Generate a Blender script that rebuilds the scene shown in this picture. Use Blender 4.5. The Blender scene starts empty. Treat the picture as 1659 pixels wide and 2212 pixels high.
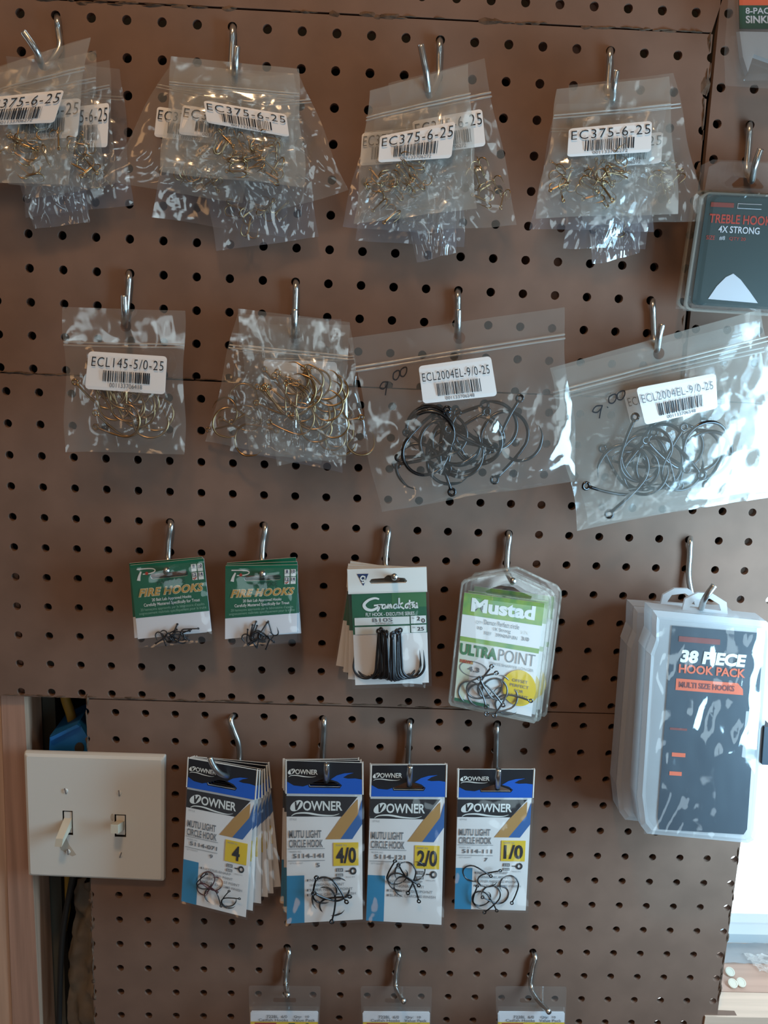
import bpy, bmesh, math, random
from mathutils import Vector, Matrix, Euler, noise
from mathutils.geometry import tessellate_polygon

SC = bpy.context.scene
COL = SC.collection

# ------------------------------------------------------------------ camera
IW, IH, FPX = 1659.0, 2212.0, 1892.6
ZO = 1.80                                   # height of the first peg hole of the main sheet
CAMLOC = Vector((0.24975, -0.70371, -0.20187 + ZO))
CAMROT = Euler((1.353246, -0.049035, -0.033122), 'XYZ')
CAMM = CAMROT.to_matrix()
cam = bpy.data.cameras.new('camera')
cam.sensor_fit = 'HORIZONTAL'
cam.sensor_width = 36.0
cam.lens = 36.0 * FPX / IW
cam.clip_start = 0.02
camo = bpy.data.objects.new('camera', cam)
camo.location = CAMLOC
camo.rotation_euler = CAMROT
COL.objects.link(camo)
SC.camera = camo

# ------------------------------------------------------------------ view, world, lights
SC.view_settings.view_transform = 'Standard'
SC.view_settings.look = 'None'
SC.view_settings.gamma = 1.0
SC.view_settings.use_curve_mapping = False
SC.view_settings.exposure = 0.0
SC.cycles.transparent_max_bounces = 40
SC.cycles.max_bounces = 8
SC.cycles.caustics_reflective = False
SC.cycles.caustics_refractive = False


def world():
    w = bpy.data.worlds.new('room_and_daylight')
    SC.world = w
    w.use_nodes = True
    nt = w.node_tree
    nt.nodes.clear()
    out = nt.nodes.new('ShaderNodeOutputWorld')
    bg = nt.nodes.new('ShaderNodeBackground')
    tc = nt.nodes.new('ShaderNodeTexCoord')
    sep = nt.nodes.new('ShaderNodeSeparateXYZ')
    nt.links.new(tc.outputs['Generated'], sep.inputs[0])

    def math_(op, a, b=None, c=None):
        n = nt.nodes.new('ShaderNodeMath')
        n.operation = op
        for i, x in enumerate((a, b, c)):
            if x is None:
                continue
            if isinstance(x, (int, float)):
                n.inputs[i].default_value = x
            else:
                nt.links.new(x, n.inputs[i])
        return n.outputs[0]

    def mix(f, a, b):
        n = nt.nodes.new('ShaderNodeMix')
        n.data_type = 'RGBA'
        nt.links.new(f, n.inputs[0])
        for i, x in ((6, a), (7, b)):
            if isinstance(x, tuple):
                n.inputs[i].default_value = (*x, 1)
            else:
                nt.links.new(x, n.inputs[i])
        return n.outputs[2]

    def patch(col, direction, lo, hi, c):
        d = Vector(direction).normalized()
        n = nt.nodes.new('ShaderNodeVectorMath')
        n.operation = 'DOT_PRODUCT'
        nt.links.new(tc.outputs['Generated'], n.inputs[0])
        n.inputs[1].default_value = d
        m = nt.nodes.new('ShaderNodeMapRange')
        m.interpolation_type = 'SMOOTHSTEP'
        nt.links.new(n.outputs['Value'], m.inputs[0])
        m.inputs[1].default_value = lo
        m.inputs[2].default_value = hi
        return mix(m.outputs[0], col, c)

    up = math_('MULTIPLY_ADD', sep.outputs[2], 0.5, 0.5)
    room = mix(up, WORLD_LOW, WORLD_HIGH)               # dim room, a little lighter and warmer overhead
    for p in WORLD_PATCHES:
        room = patch(room, *p)
    outd = math_('GREATER_THAN', sep.outputs[1], 0.12)  # daylight outside, beyond the wall
    c = mix(outd, room, WORLD_OUT)
    nt.links.new(c, bg.inputs[0])
    bg.inputs[1].default_value = 1.0
    nt.links.new(bg.outputs[0], out.inputs[0])


WORLD_LOW = (0.045, 0.034, 0.033)
WORLD_HIGH = (0.13, 0.10, 0.08)
WORLD_OUT = (1.7, 2.0, 2.15)
# bright spots, cool and warm, added behind the viewer for glints on the plastic
WORLD_PATCHES = [((0.60, -0.78, 0.12), 0.9900, 0.9930, (2.64, 3.26, 3.46)),
                 ((-0.22, -0.96, -0.10), 0.9955, 0.9965, (2.40, 2.98, 3.17)),
                 ((0.22, -0.92, -0.32), 0.9970, 0.9980, (2.40, 3.07, 3.36)),
                 ((-0.55, -0.75, 0.30), 0.9955, 0.9965, (3.36, 1.92, 0.91)),
                 ((0.30, -0.80, -0.60), 0.9970, 0.9980, (1.92, 2.40, 2.69)),
                 ((0.05, -0.80, 0.62), 0.9965, 0.9975, (3.36, 2.11, 1.15)),
                 ((-0.15, -0.75, -0.70), 0.9980, 0.9988, (3.36, 2.02, 1.06))]
world()


def area(name, loc, target, sx, sy, power, color):
    l = bpy.data.lights.new(name, 'AREA')
    l.shape = 'RECTANGLE'
    l.size, l.size_y = sx, sy
    l.energy = power
    l.color = color
    o = bpy.data.objects.new(name, l)
    o.location = loc
    o.rotation_euler = (Vector(target) - Vector(loc)).to_track_quat('-Z', 'Y').to_euler()
    COL.objects.link(o)


# added cool lamp in front of the board at right, standing in for lens glare, and the warm bulb overhead behind the viewer
area('side_glare_fill', (0.78, -0.25, 1.37), (0.50, 0.0, 1.35), 0.16, 0.46, 5.8, (0.46, 0.78, 1.0))
area('ceiling_bulb_light', (0.12, -0.75, 2.55), (0.2, 0, 1.7), 0.12, 0.12, 6.0, (1.0, 0.63, 0.33))

# ------------------------------------------------------------------ helpers


def ray(px, py):
    v = Vector(((px - IW / 2) / FPX, -(py - IH / 2) / FPX, -1.0))
    return CAMM @ v


def P(px, py, d=0.0):
    """the point seen at photograph pixel px, py that stands d metres in front of the board"""
    r = ray(px, py)
    t = (-d - CAMLOC.y) / r.y
    return CAMLOC + r * t


def PZ(px, py, z):
    r = ray(px, py)
    return CAMLOC + r * ((z - CAMLOC.z) / r.z)


class Frame:
    """a flat rectangle in the room: u to the right, v down, h towards the viewer"""

    def __init__(self, corners):
        self.c = [Vector(x) for x in corners]
        a, b, c, d = self.c
        self.W = ((b - a).length + (c - d).length) / 2
        self.H = ((d - a).length + (c - b).length) / 2
        self.ex = ((b - a) + (c - d)).normalized()
        dn = ((d - a) + (c - b)).normalized()
        self.n = dn.cross(self.ex).normalized()
        if self.n.y > 0:
            self.n = -self.n
        self.ey = self.n.cross(self.ex).normalized()
        self.bend = 0.0

    def p(self, u, v, h=0.0):
        a, b, c, d = self.c
        q = a * ((1 - u) * (1 - v)) + b * (u * (1 - v)) + c * (u * v) + d * ((1 - u) * v)
        if self.bend:
            h = h + self.bend * math.sin(math.pi * min(max(v, 0), 1))
        return q + self.n * h

    def sub(self, u0, v0, u1, v1, h=0.0):
        f = Frame([self.p(u0, v0, h), self.p(u1, v0, h), self.p(u1, v1, h), self.p(u0, v1, h)])
        return f


def FP(quad, d):
    ds = d if isinstance(d, (list, tuple)) else [d] * 4
    return Frame([P(q[0], q[1], dd) for q, dd in zip(quad, ds)])


MATS = {}


def mat(name, color=(.5, .5, .5), rough=.6, metal=0.0, spec=.3, noise_amt=0.0, nscale=40, bump=0.0, col2=None, stretch=None, emit=None):
    m = bpy.data.materials.new(name)
    m.use_nodes = True
    nt = m.node_tree
    b = nt.nodes['Principled BSDF']
    b.inputs['Base Color'].default_value = (*color, 1)
    b.inputs['Roughness'].default_value = rough
    b.inputs['Metallic'].default_value = metal
    b.inputs['Specular IOR Level'].default_value = spec
    tc = nt.nodes.new('ShaderNodeTexCoord')
    nz = nt.nodes.new('ShaderNodeTexNoise')
    nz.inputs['Scale'].default_value = nscale
    nz.inputs['Detail'].default_value = 5
    src = tc.outputs['Object']
    if stretch:
        mp = nt.nodes.new('ShaderNodeMapping')
        mp.inputs['Scale'].default_value = stretch
        nt.links.new(src, mp.inputs[0])
        src = mp.outputs[0]
    nt.links.new(src, nz.inputs['Vector'])
    if noise_amt or col2:
        mx = nt.nodes.new('ShaderNodeMix')
        mx.data_type = 'RGBA'
        c2 = col2 or tuple(c * (1 - noise_amt) for c in color)
        mx.inputs[6].default_value = (*color, 1)
        mx.inputs[7].default_value = (*c2, 1)
        rp = nt.nodes.new('ShaderNodeMapRange')
        rp.inputs[1].default_value = .35
        rp.inputs[2].default_value = .65
        nt.links.new(nz.outputs[0], rp.inputs[0])
        nt.links.new(rp.outputs[0], mx.inputs[0])
        nt.links.new(mx.outputs[2], b.inputs['Base Color'])
    if bump:
        bp = nt.nodes.new('ShaderNodeBump')
        bp.inputs['Strength'].default_value = bump
        bp.inputs['Distance'].default_value = .002
        nt.links.new(nz.outputs[0], bp.inputs['Height'])
        nt.links.new(bp.outputs[0], b.inputs['Normal'])
    MATS[name] = m
    return m


def film(name, haze=.15, rough=.12, tint=(.75, .77, .75), gloss=.2, bump=.35, nscale=55, trans=(1, 1, 1)):
    """thin clear plastic: mostly see-through, a little milky, with wrinkled gloss"""
    m = bpy.data.materials.new(name)
    m.use_nodes = True
    nt = m.node_tree
    nt.nodes.clear()
    N = nt.nodes.new
    out = N('ShaderNodeOutputMaterial')
    tr = N('ShaderNodeBsdfTransparent')
    tr.inputs[0].default_value = (*trans, 1)
    di = N('ShaderNodeBsdfDiffuse')
    di.inputs[0].default_value = (*tint, 1)
    tl = N('ShaderNodeBsdfTranslucent')
    tl.inputs[0].default_value = (*tint, 1)
    gl = N('ShaderNodeBsdfGlossy')
    gl.inputs['Roughness'].default_value = rough
    lw = N('ShaderNodeLayerWeight')
    lw.inputs[0].default_value = .5
    tc = N('ShaderNodeTexCoord')
    nz = N('ShaderNodeTexNoise')
    nz.inputs['Scale'].default_value = nscale
    nz.inputs['Detail'].default_value = 1.5
    nz.inputs['Distortion'].default_value = .7
    bp = N('ShaderNodeBump')
    bp.inputs['Strength'].default_value = bump
    bp.inputs['Distance'].default_value = .004
    L = nt.links.new
    mp = N('ShaderNodeMapping')
    mp.inputs['Scale'].default_value = (1.3, 1.0, .55)
    mp.inputs['Rotation'].default_value = (0, .6, 0)
    L(tc.outputs['Object'], mp.inputs[0])
    L(mp.outputs[0], nz.inputs['Vector'])
    L(nz.outputs[0], bp.inputs['Height'])
    for n in (gl, lw):
        L(bp.outputs[0], n.inputs['Normal'])
    m1 = N('ShaderNodeMixShader')
    m1.inputs[0].default_value = .4
    L(di.outputs[0], m1.inputs[1])
    L(tl.outputs[0], m1.inputs[2])
    m2 = N('ShaderNodeMixShader')
    m2.inputs[0].default_value = haze
    L(tr.outputs[0], m2.inputs[1])
    L(m1.outputs[0], m2.inputs[2])
    m3 = N('ShaderNodeMixShader')
    pw = N('ShaderNodeMath')
    pw.operation = 'POWER'
    pw.inputs[1].default_value = 4.0
    L(lw.outputs['Facing'], pw.inputs[0])
    ma = N('ShaderNodeMath')
    ma.operation = 'MULTIPLY_ADD'
    ma.inputs[1].default_value = .6
    ma.inputs[2].default_value = gloss
    L(pw.outputs[0], ma.inputs[0])
    L(ma.outputs[0], m3.inputs[0])
    L(m2.outputs[0], m3.inputs[1])
    L(gl.outputs[0], m3.inputs[2])
    L(m3.outputs[0], out.inputs[0])
    MATS[name] = m
    return m


class MB:
    """collects polygons and builds them as ONE mesh object"""

    def __init__(self):
        self.v, self.f, self.m, self.mats = [], [], [], []

    def mi(self, m):
        m = MATS[m] if isinstance(m, str) else m
        if m not in self.mats:
            self.mats.append(m)
        return self.mats.index(m)

    def face(self, pts, m):
        i = len(self.v)
        self.v += [Vector(p) for p in pts]
        self.f.append(list(range(i, i + len(pts))))
        self.m.append(self.mi(m))

    def mesh(self, verts, faces, m):
        i = len(self.v)
        k = self.mi(m)
        self.v += [Vector(p) for p in verts]
        for f in faces:
            self.f.append([i + x for x in f])
            self.m.append(k)

    def poly(self, F, loops, h, m):
        """flat patch with optional holes; loops of (u, v)"""
        if not isinstance(loops[0][0], (tuple, list)):
            loops = [loops]
        l2 = [[Vector((u * F.W, -v * F.H, 0)) for u, v in lp] for lp in loops]
        tris = tessellate_polygon(l2)
        flat = [q for lp in loops for q in lp]
        self.mesh([F.p(u, v, h) for u, v in flat], [list(t) for t in tris], m)

    def rect(self, F, u0, v0, u1, v1, h, m):
        self.face([F.p(u0, v0, h), F.p(u0, v1, h), F.p(u1, v1, h), F.p(u1, v0, h)], m)

    def walls(self, F, loop, h0, h1, m):
        n = len(loop)
        vs = [F.p(u, v, h0) for u, v in loop] + [F.p(u, v, h1) for u, v in loop]
        self.mesh(vs, [[i, (i + 1) % n, n + (i + 1) % n, n + i] for i in range(n)], m)

    def prism(self, F, loops, h0, h1, m):
        if not isinstance(loops[0][0], (tuple, list)):
            loops = [loops]
        self.poly(F, loops, h0, m)
        self.poly(F, loops, h1, m)
        for lp in loops:
            self.walls(F, lp, h0, h1, m)

    def loft(self, F, rings, m, cap0=True, cap1=True):
        for (l0, h0), (l1, h1) in zip(rings, rings[1:]):
            n = len(l0)
            vs = [F.p(u, v, h0) for u, v in l0] + [F.p(u, v, h1) for u, v in l1]
            self.mesh(vs, [[i, (i + 1) % n, n + (i + 1) % n, n + i] for i in range(n)], m)
        if cap0:
            self.poly(F, rings[0][0], rings[0][1], m)
        if cap1:
            self.poly(F, rings[-1][0], rings[-1][1], m)

    def tube(self, path, r, m, n=10, cap=True):
        path = [Vector(p) for p in path]
        rs = r if isinstance(r, (list, tuple)) else [r] * len(path)
        t0 = (path[1] - path[0]).normalized()
        nrm = t0.orthogonal().normalized()
        i0 = len(self.v)
        k = self.mi(m)
        for i, p in enumerate(path):
            if i == 0:
                t = path[1] - p
            elif i == len(path) - 1:
                t = p - path[i - 1]
            else:
                t = path[i + 1] - path[i - 1]
            t.normalize()
            nrm = (nrm - t * nrm.dot(t)).normalized()
            bi = t.cross(nrm)
            for j in range(n):
                a = 2 * math.pi * j / n
                self.v.append(p + (nrm * math.cos(a) + bi * math.sin(a)) * rs[i])
        for i in range(len(path) - 1):
            for j in range(n):
                self.f.append([i0 + i * n + j, i0 + i * n + (j + 1) % n, i0 + (i + 1) * n + (j + 1) % n, i0 + (i + 1) * n + j])
                self.m.append(k)
        if cap:
            self.f.append([i0 + j for j in range(n)][::-1])
            self.f.append([i0 + (len(path) - 1) * n + j for j in range(n)])
            self.m += [k, k]

    def box(self, lo, hi, m):
        x0, y0, z0 = lo
        x1, y1, z1 = hi
        vs = [(x0, y0, z0), (x1, y0, z0), (x1, y1, z0), (x0, y1, z0), (x0, y0, z1), (x1, y0, z1), (x1, y1, z1), (x0, y1, z1)]
        self.mesh(vs, [[0, 3, 2, 1], [4, 5, 6, 7], [0, 1, 5, 4], [1, 2, 6, 5], [2, 3, 7, 6], [3, 0, 4, 7]], m)

    def stroke(self, F, pts, w, h, m, taper=None):
        """a flat pen stroke of width w (metres) through (u, v) points"""
        q = catmull([Vector((u, v, 0)) for u, v in pts], 6) if len(pts) > 2 else [Vector((u, v, 0)) for u, v in pts]
        n = len(q)
        L, R = [], []
        for i, p in enumerate(q):
            a, b = q[max(0, i - 1)], q[min(n - 1, i + 1)]
            t = Vector(((b.x - a.x) * F.W, (b.y - a.y) * F.H, 0))
            if t.length == 0:
                t = Vector((1, 0, 0))
            t.normalize()
            ww = w / 2
            if taper:
                s = i / (n - 1)
                ww *= taper[0] * (1 - s) + taper[1] * s if len(taper) == 2 else (taper[0] * (1 - 2 * s) + taper[1] * 2 * s if s < .5 else taper[1] * (2 - 2 * s) + taper[2] * (2 * s - 1))
            ox, oy = -t.y * ww / F.W, t.x * ww / F.H
            L.append(F.p(p.x + ox, p.y + oy, h))
            R.append(F.p(p.x - ox, p.y - oy, h))
        self.mesh(L + R, [[i, i + 1, n + i + 1, n + i] for i in range(n - 1)], m)

    def build(self, name, parent=None, smooth=False, origin=None):
        me = bpy.data.meshes.new(name)
        o = bpy.data.objects.new(name, me)
        off = Vector((0, 0, 0))
        if parent is not None:
            q = parent
            while q is not None:
                off += q.location
                q = q.parent
            o.parent = parent
        if origin is not None:
            o.location = Vector(origin) - off
            off = Vector(origin)
        me.from_pydata([v - off for v in self.v], [], self.f)
        for m in self.mats:
            me.materials.append(m)
        me.polygons.foreach_set('material_index', self.m)
        if smooth:
            me.polygons.foreach_set('use_smooth', [True] * len(me.polygons))
        me.update()
        COL.objects.link(o)
        return o


LABELS = set()


def tag(o, label, cat, group=None, kind=None):
    if group is None or label not in LABELS:
        assert group or label not in LABELS, label
    LABELS.add(label)
    n = len(label.split())
    assert 4 <= n <= 16, (n, label)
    o['label'] = label
    o['category'] = cat
    if group:
        o['group'] = group
    if kind:
        o['kind'] = kind
    return o


def thing(name, loc, label, cat, group=None):
    o = bpy.data.objects.new(name, None)
    o.empty_display_size = .01
    o.location = loc
    COL.objects.link(o)
    LABELS_before = label in LABELS
    assert group or not LABELS_before, label
    return tag(o, label, cat, group)


def struct(o):
    o['kind'] = 'structure'
    return o


def catmull(pts, k=6):
    out = []
    n = len(pts)
    for i in range(n - 1):
        p0, p1, p2, p3 = pts[max(0, i - 1)], pts[i], pts[i + 1], pts[min(n - 1, i + 2)]
        for j in range(k):
            t = j / k
            out.append(0.5 * ((2 * p1) + (p2 - p0) * t + (2 * p0 - 5 * p1 + 4 * p2 - p3) * t * t + (3 * p1 - p0 - 3 * p2 + p3) * t ** 3))
    out.append(pts[-1])
    return out


def rr(u0, v0, u1, v1, ru, rv, n=5):
    """rounded rectangle loop"""
    lp = []
    for cx, cy, a0 in ((u1 - ru, v0 + rv, -90), (u1 - ru, v1 - rv, 0), (u0 + ru, v1 - rv, 90), (u0 + ru, v0 + rv, 180)):
        for i in range(n + 1):
            a = math.radians(a0 + 90 * i / n)
            lp.append((cx + ru * math.cos(a), cy + rv * math.sin(a)))
    return lp


def ell(cu, cv, ru, rv, n=28):
    return [(cu + ru * math.cos(2 * math.pi * i / n), cv + rv * math.sin(2 * math.pi * i / n)) for i in range(n)]


GLY = {}


def glyphs(txt, bold=0.0, shear=0.0, space=1.0):
    key = (txt, bold, shear, space)
    if key not in GLY:
        cu = bpy.data.curves.new('glyphs', 'FONT')
        cu.body = txt
        cu.size = 1
        cu.offset = bold
        cu.shear = shear
        cu.space_character = space
        cu.resolution_u = 3
        ob = bpy.data.objects.new('glyphs', cu)
        COL.objects.link(ob)
        dg = bpy.context.evaluated_depsgraph_get()
        me = ob.evaluated_get(dg).to_mesh()
        vs = [v.co.copy() for v in me.vertices]
        fs = [list(p.vertices) for p in me.polygons]
        ob.evaluated_get(dg).to_mesh_clear()
        bpy.data.objects.remove(ob)
        bpy.data.curves.remove(cu)
        GLY[key] = (vs, fs)
    return GLY[key]


def text(mb, F, txt, box, h, m, bold=0.0, shear=0.0, space=1.0, tilt=0.0):
    """lettering that fills box (u0, v0, u1, v1) of the frame"""
    vs, fs = glyphs(txt, bold, shear, space)
    if not vs:
        return
    x0, x1 = min(v.x for v in vs), max(v.x for v in vs)
    y0, y1 = min(v.y for v in vs), max(v.y for v in vs)
    u0, v0, u1, v1 = box
    out = []
    for v in vs:
        a, b = (v.x - x0) / (x1 - x0), (y1 - v.y) / (y1 - y0)
        out.append(F.p(u0 + (u1 - u0) * a, v0 + (v1 - v0) * b + tilt * (a - .5), h))
    mb.mesh(out, fs, m)


def barcode(mb, F, box, h, m, seed=1):
    rnd = random.Random(seed)
    u0, v0, u1, v1 = box
    x = 0.0
    while x < 1:
        w = rnd.choice((.012, .012, .02, .03))
        mb.rect(F, u0 + (u1 - u0) * x, v0, u0 + (u1 - u0) * min(1, x + w), v1, h, m)
        x += w + rnd.choice((.01, .014, .022, .03))


# ------------------------------------------------------------------ materials
mat('hardboard', (.192, .116, .086), .72, spec=.25, noise_amt=.14, nscale=30, bump=.06)
mat('torn_fibre', (.15, .095, .066), .95, noise_amt=.5, nscale=180, bump=.4)
mat('zinc', (.62, .63, .62), .28, metal=1.0)
mat('bronze', (.40, .27, .14), .28, metal=1.0)
mat('black_nickel', (.065, .068, .075), .22, metal=1.0)
mat('dark_steel', (.035, .036, .042), .3, metal=.6, spec=.6)
mat('grey_steel', (.16, .165, .175), .3, metal=.9)
mat('red_steel', (.09, .03, .035), .3, metal=.6)
mat('paper', (.74, .71, .70), .6, spec=.3)
mat('paper_cool', (.72, .73, .78), .55, spec=.3)
mat('paper_silver', (.68, .67, .64), .4, spec=.4)
mat('paper_edge', (.70, .68, .64), .8)
mat('ink', (.018, .018, .022), .6)
mat('ink_grey', (.16, .16, .17), .6)
mat('ink_pale', (.30, .30, .31), .6)
mat('green_card', (.006, .115, .060), .5, spec=.35)
mat('green_dark', (.004, .060, .034), .5)
mat('green_pale', (.22, .40, .30), .6)
mat('orange_ink', (.50, .27, .055), .5)
mat('cream_ink', (.62, .60, .42), .5)
mat('white_ink', (.70, .72, .70), .5)
mat('red_ink', (.42, .045, .03), .5)
mat('forest', (.012, .105, .05), .45)
mat('forest_light', (.045, .16, .06), .5)
mat('navy_ink', (.03, .05, .13), .5)
mat('black_card', (.012, .012, .016), .45, spec=.4)
mat('blue_card', (.012, .085, .40), .45, spec=.4)
mat('stripe_blue', (.035, .12, .33), .45)
mat('cyan_card', (.03, .22, .40), .45)
mat('gold_ink', (.42, .23, .075), .45)
mat('yellow_ink', (.72, .48, .03), .5)
mat('lime', (.24, .36, .065), .5, col2=(.10, .26, .075), nscale=90)
mat('lime_pale', (.50, .55, .36), .55, col2=(.58, .57, .50), nscale=30)
mat('teal_card', (.012, .032, .034), .4, spec=.4)
mat('red_print', (.36, .035, .02), .5)
mat('red_dim', (.17, .03, .022), .5)
mat('orange_print', (.62, .10, .035), .5)
mat('silver_pale', (.50, .54, .60), .4)
mat('dark_label', (.025, .035, .05), .45)
mat('white_plastic', (.66, .64, .60), .38, spec=.4)
mat('ivory_plastic', (.60, .53, .42), .4, spec=.4)
mat('shadow_gap', (.04, .035, .03), .8)
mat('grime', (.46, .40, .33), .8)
mat('pine', (.54, .34, .24), .75, noise_amt=.25, nscale=14, stretch=(9, 9, .35), bump=.08)
mat('pine_red', (.42, .245, .18), .75, noise_amt=.28, nscale=16, stretch=(10, 10, .3), bump=.08)
mat('pine_sill', (.66, .47, .36), .65, noise_amt=.16, nscale=12, stretch=(.4, 9, 9))
mat('pine_sill_pink', (.54, .33, .25), .65, noise_amt=.16, nscale=12, stretch=(.4, 9, 9))
mat('blue_box', (.012, .13, .40), .45, spec=.4)
mat('grey_box', (.10, .10, .085), .7)
mat('yellow_cable', (.26, .15, .02), .5)
mat('black_cable', (.012, .012, .012), .5)
mat('vapour_sheet', (.21, .16, .115), .5, noise_amt=.5, nscale=20, bump=.5)
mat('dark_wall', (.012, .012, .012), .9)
mat('sash', (.55, .58, .60), .5)
mat('disc_plastic', (.66, .58, .47), .5)
mat('pale_blue', (.50, .68, .78), .4)
film('bag_film', .085, .10, (.80, .79, .74), .085, .40, 30)
film('bag_cloudy', .17, .14, (.76, .75, .69), .07, .32, 26)
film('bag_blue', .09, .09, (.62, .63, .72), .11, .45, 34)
film('zip_film', .36, .2, (.84, .84, .80), .07, .2, 80)
film('sleeve', .03, .06, (.8, .82, .85), .05, .22, 30)
film('blister', .05, .05, (.8, .8, .78), .05, .10, 30)
film('blister_edge', .30, .10, (.66, .66, .60), .08, .2, 60)
film('milky', .55, .25, (.76, .76, .78), .05, .1, 30)
film('milky_dense', .72, .3, (.76, .76, .78), .05, .1, 30)
film('wrap', .06, .07, (.8, .9, .95), .10, .38, 18)
film('grey_sheet', .5, .4, (.55, .57, .59), .05, .3, 40)
film('pane', .02, .02, (.9, .95, 1), .04, 0.0, 5)

# ------------------------------------------------------------------ pegboard sheets
S = .0254
THK = .006


def grid_bm(bm, ox, oz, rot, c0, c1, r0, r1, rad=.0034, n=14):
    """square cells of hardboard, each with a round hole in its middle (x, z plane)"""
    ca, sa = math.cos(rot), math.sin(rot)

    def w(u, v):
        return Vector((ox + u * ca - v * sa, 0, oz + u * sa + v * ca))
    cache = {}

    def corner(i, j):
        if (i, j) not in cache:
            cache[(i, j)] = bm.verts.new(w((i - .5) * S, -(j - .5) * S))
        return cache[(i, j)]
    for c in range(c0, c1 + 1):
        for r in range(r0, r1 + 1):
            cs = [corner(c, r), corner(c + 1, r), corner(c + 1, r + 1), corner(c, r + 1)]
            ring = []
            for k in range(n * 4 // 4):
                a = math.pi * 3 / 4 - 2 * math.pi * k / n
                ring.append(bm.verts.new(w(c * S + rad * math.cos(a), -r * S + rad * math.sin(a))))
            q = n / 4
            idx = [round(q * k) for k in range(5)]
            for k in range(4):
                seg = [ring[i % n] for i in range(idx[k], idx[k + 1] + 1)]
                bm.faces.new([cs[k], cs[(k + 1) % 4]] + seg[::-1])


def cut(bm, pa, pb, keep):
    a, b = P(*pa), P(*pb)
    d = (b - a)
    nrm = Vector((-d.z, 0, d.x)).normalized()
    k = P(*keep)
    if (k - a).dot(nrm) > 0:
        nrm = -nrm
    bmesh.ops.bisect_plane(bm, geom=bm.verts[:] + bm.edges[:] + bm.faces[:], plane_co=a, plane_no=nrm, clear_outer=True)


def ragged(mb, pa, pb, rnd, width=.002, amp=.0015):
    """torn fibres along an edge of a sheet"""
    a, b = P(*pa), P(*pb)
    L = (b - a).length
    t = (b - a).normalized()
    s = Vector((-t.z, 0, t.x))
    n = int(L / .0035)
    for i in range(n):
        if rnd.random() < .6:
            continue
        c = a + t * (L * i / n)
        wl = rnd.uniform(.003, .008)
        off = rnd.uniform(-amp, amp) * .5
        hh = rnd.uniform(.0006, width * rnd.choice((.3, .5, 1)))
        pts = []
        for k in range(7):
            an = 2 * math.pi * k / 7
            rr_ = rnd.uniform(.7, 1.2)
            pts.append(c + t * (math.cos(an) * wl * rr_) + s * (off + math.sin(an) * hh * rr_))
        top = c + s * off + Vector((0, -rnd.uniform(.0006, .0016), 0))
        base = [p + Vector((0, -.00005, 0)) for p in pts]
        mb.mesh(base + [top], [[k, (k + 1) % 7, 7] for k in range(7)], 'torn_fibre')


def sheet(label, grids, cuts, edges=(), seed=1):
    bmt = bmesh.new()
    for g, cs in zip(grids, cuts):
        bm = bmesh.new()
        grid_bm(bm, *g)
        for c in cs:
            cut(bm, *c)
        me = bpy.data.meshes.new('tmp')
        bm.to_mesh(me)
        bm.free()
        bmt.from_mesh(me)
        bpy.data.meshes.remove(me)
    r = bmesh.ops.extrude_face_region(bmt, geom=bmt.faces[:])
    vs = [e for e in r['geom'] if isinstance(e, bmesh.types.BMVert)]
    bmesh.ops.translate(bmt, verts=vs, vec=(0, THK, 0))
    bmesh.ops.recalc_face_normals(bmt, faces=bmt.faces[:])
    cen = Vector((0, 0, 0))
    for v in bmt.verts:
        cen += v.co
    cen /= len(bmt.verts)
    for v in bmt.verts:
        v.co -= cen
    me = bpy.data.meshes.new('pegboard')
    bmt.to_mesh(me)
    bmt.free()
    me.materials.append(MATS['hardboard'])
    o = bpy.data.objects.new('pegboard', me)
    o.location = cen
    COL.objects.link(o)
    tag(o, label, 'pegboard', 'pegboard sheets on the wall')
    if edges:
        rnd = random.Random(seed)
        for e in edges:
            mb = MB()
            ragged(mb, *e[:2], rnd, *(e[2:] or ()))
            mb.build('torn_edge', o)['kind'] = 'stuff'      # frayed fibres nobody could count
    return o


TE = P(1504, 27)
TOPA, TOPB = (240, 7), (1538, 74)
MID_A, MID_B = (0, 806), (517, 827)
BOT_A, BOT_B = (0, 1503), (1300, 1540)


def lift(p, dy):
    return (p[0], p[1] + dy)


EDGE_A, EDGE_B = (1540, 72), (1474, 760)           # ragged upright seam at upper right
WIN_A, WIN_B = (1600, 1820), (1552.7, 2168.7)      # right edge beside the window
sheet('narrow strip of brown pegboard above the top torn seam',
      [(TE.x, TE.z, .006, -24, 6, -2, 2)],
      [[(lift(TOPA, -5), lift(TOPB, -4), (800, -50)), ((1560, 0), (1536, 74), (900, 0))]],
      [((-60, -9), (1538, 70), .0025, .002)], 1)
sheet('large upper sheet of brown pegboard behind the clear bags, holes in even rows',
      [(0, ZO, 0, -6, 22, -1, 12)],
      [[(TOPA, TOPB, (800, 400)), (EDGE_A, EDGE_B, (800, 400)), (lift(MID_A, -3), lift(MID_B, -3), (200, 400))]],
      [((-30, 802), (530, 824), .002), ((1537, 76), (1474, 740), .0035, .0045)], 2)
sheet('greyish pegboard sheet right of the ragged upright seam, holding the hook blister',
      [(.51751, ZO + .00514, .01994, -3, 14, -5, 14)],
      [[((1550, 72), (1484, 760), (1640, 300)), ((0, 803), (517, 824), (1640, 300))]], (), 3)
sheet('middle sheet of brown pegboard between the two level seams',
      [(.00437, ZO - .37394, .00619, -6, 30, -7, 8)],
      [[(MID_A, MID_B, (200, 1200)), (BOT_A, BOT_B, (200, 1200)), ((1648, 1540), (1712, 1168), (800, 1200))]],
      [((-30, 1500), (1180, 1534), .0018)], 4)
CO = (.033437, ZO - .54314, .00083)
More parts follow.
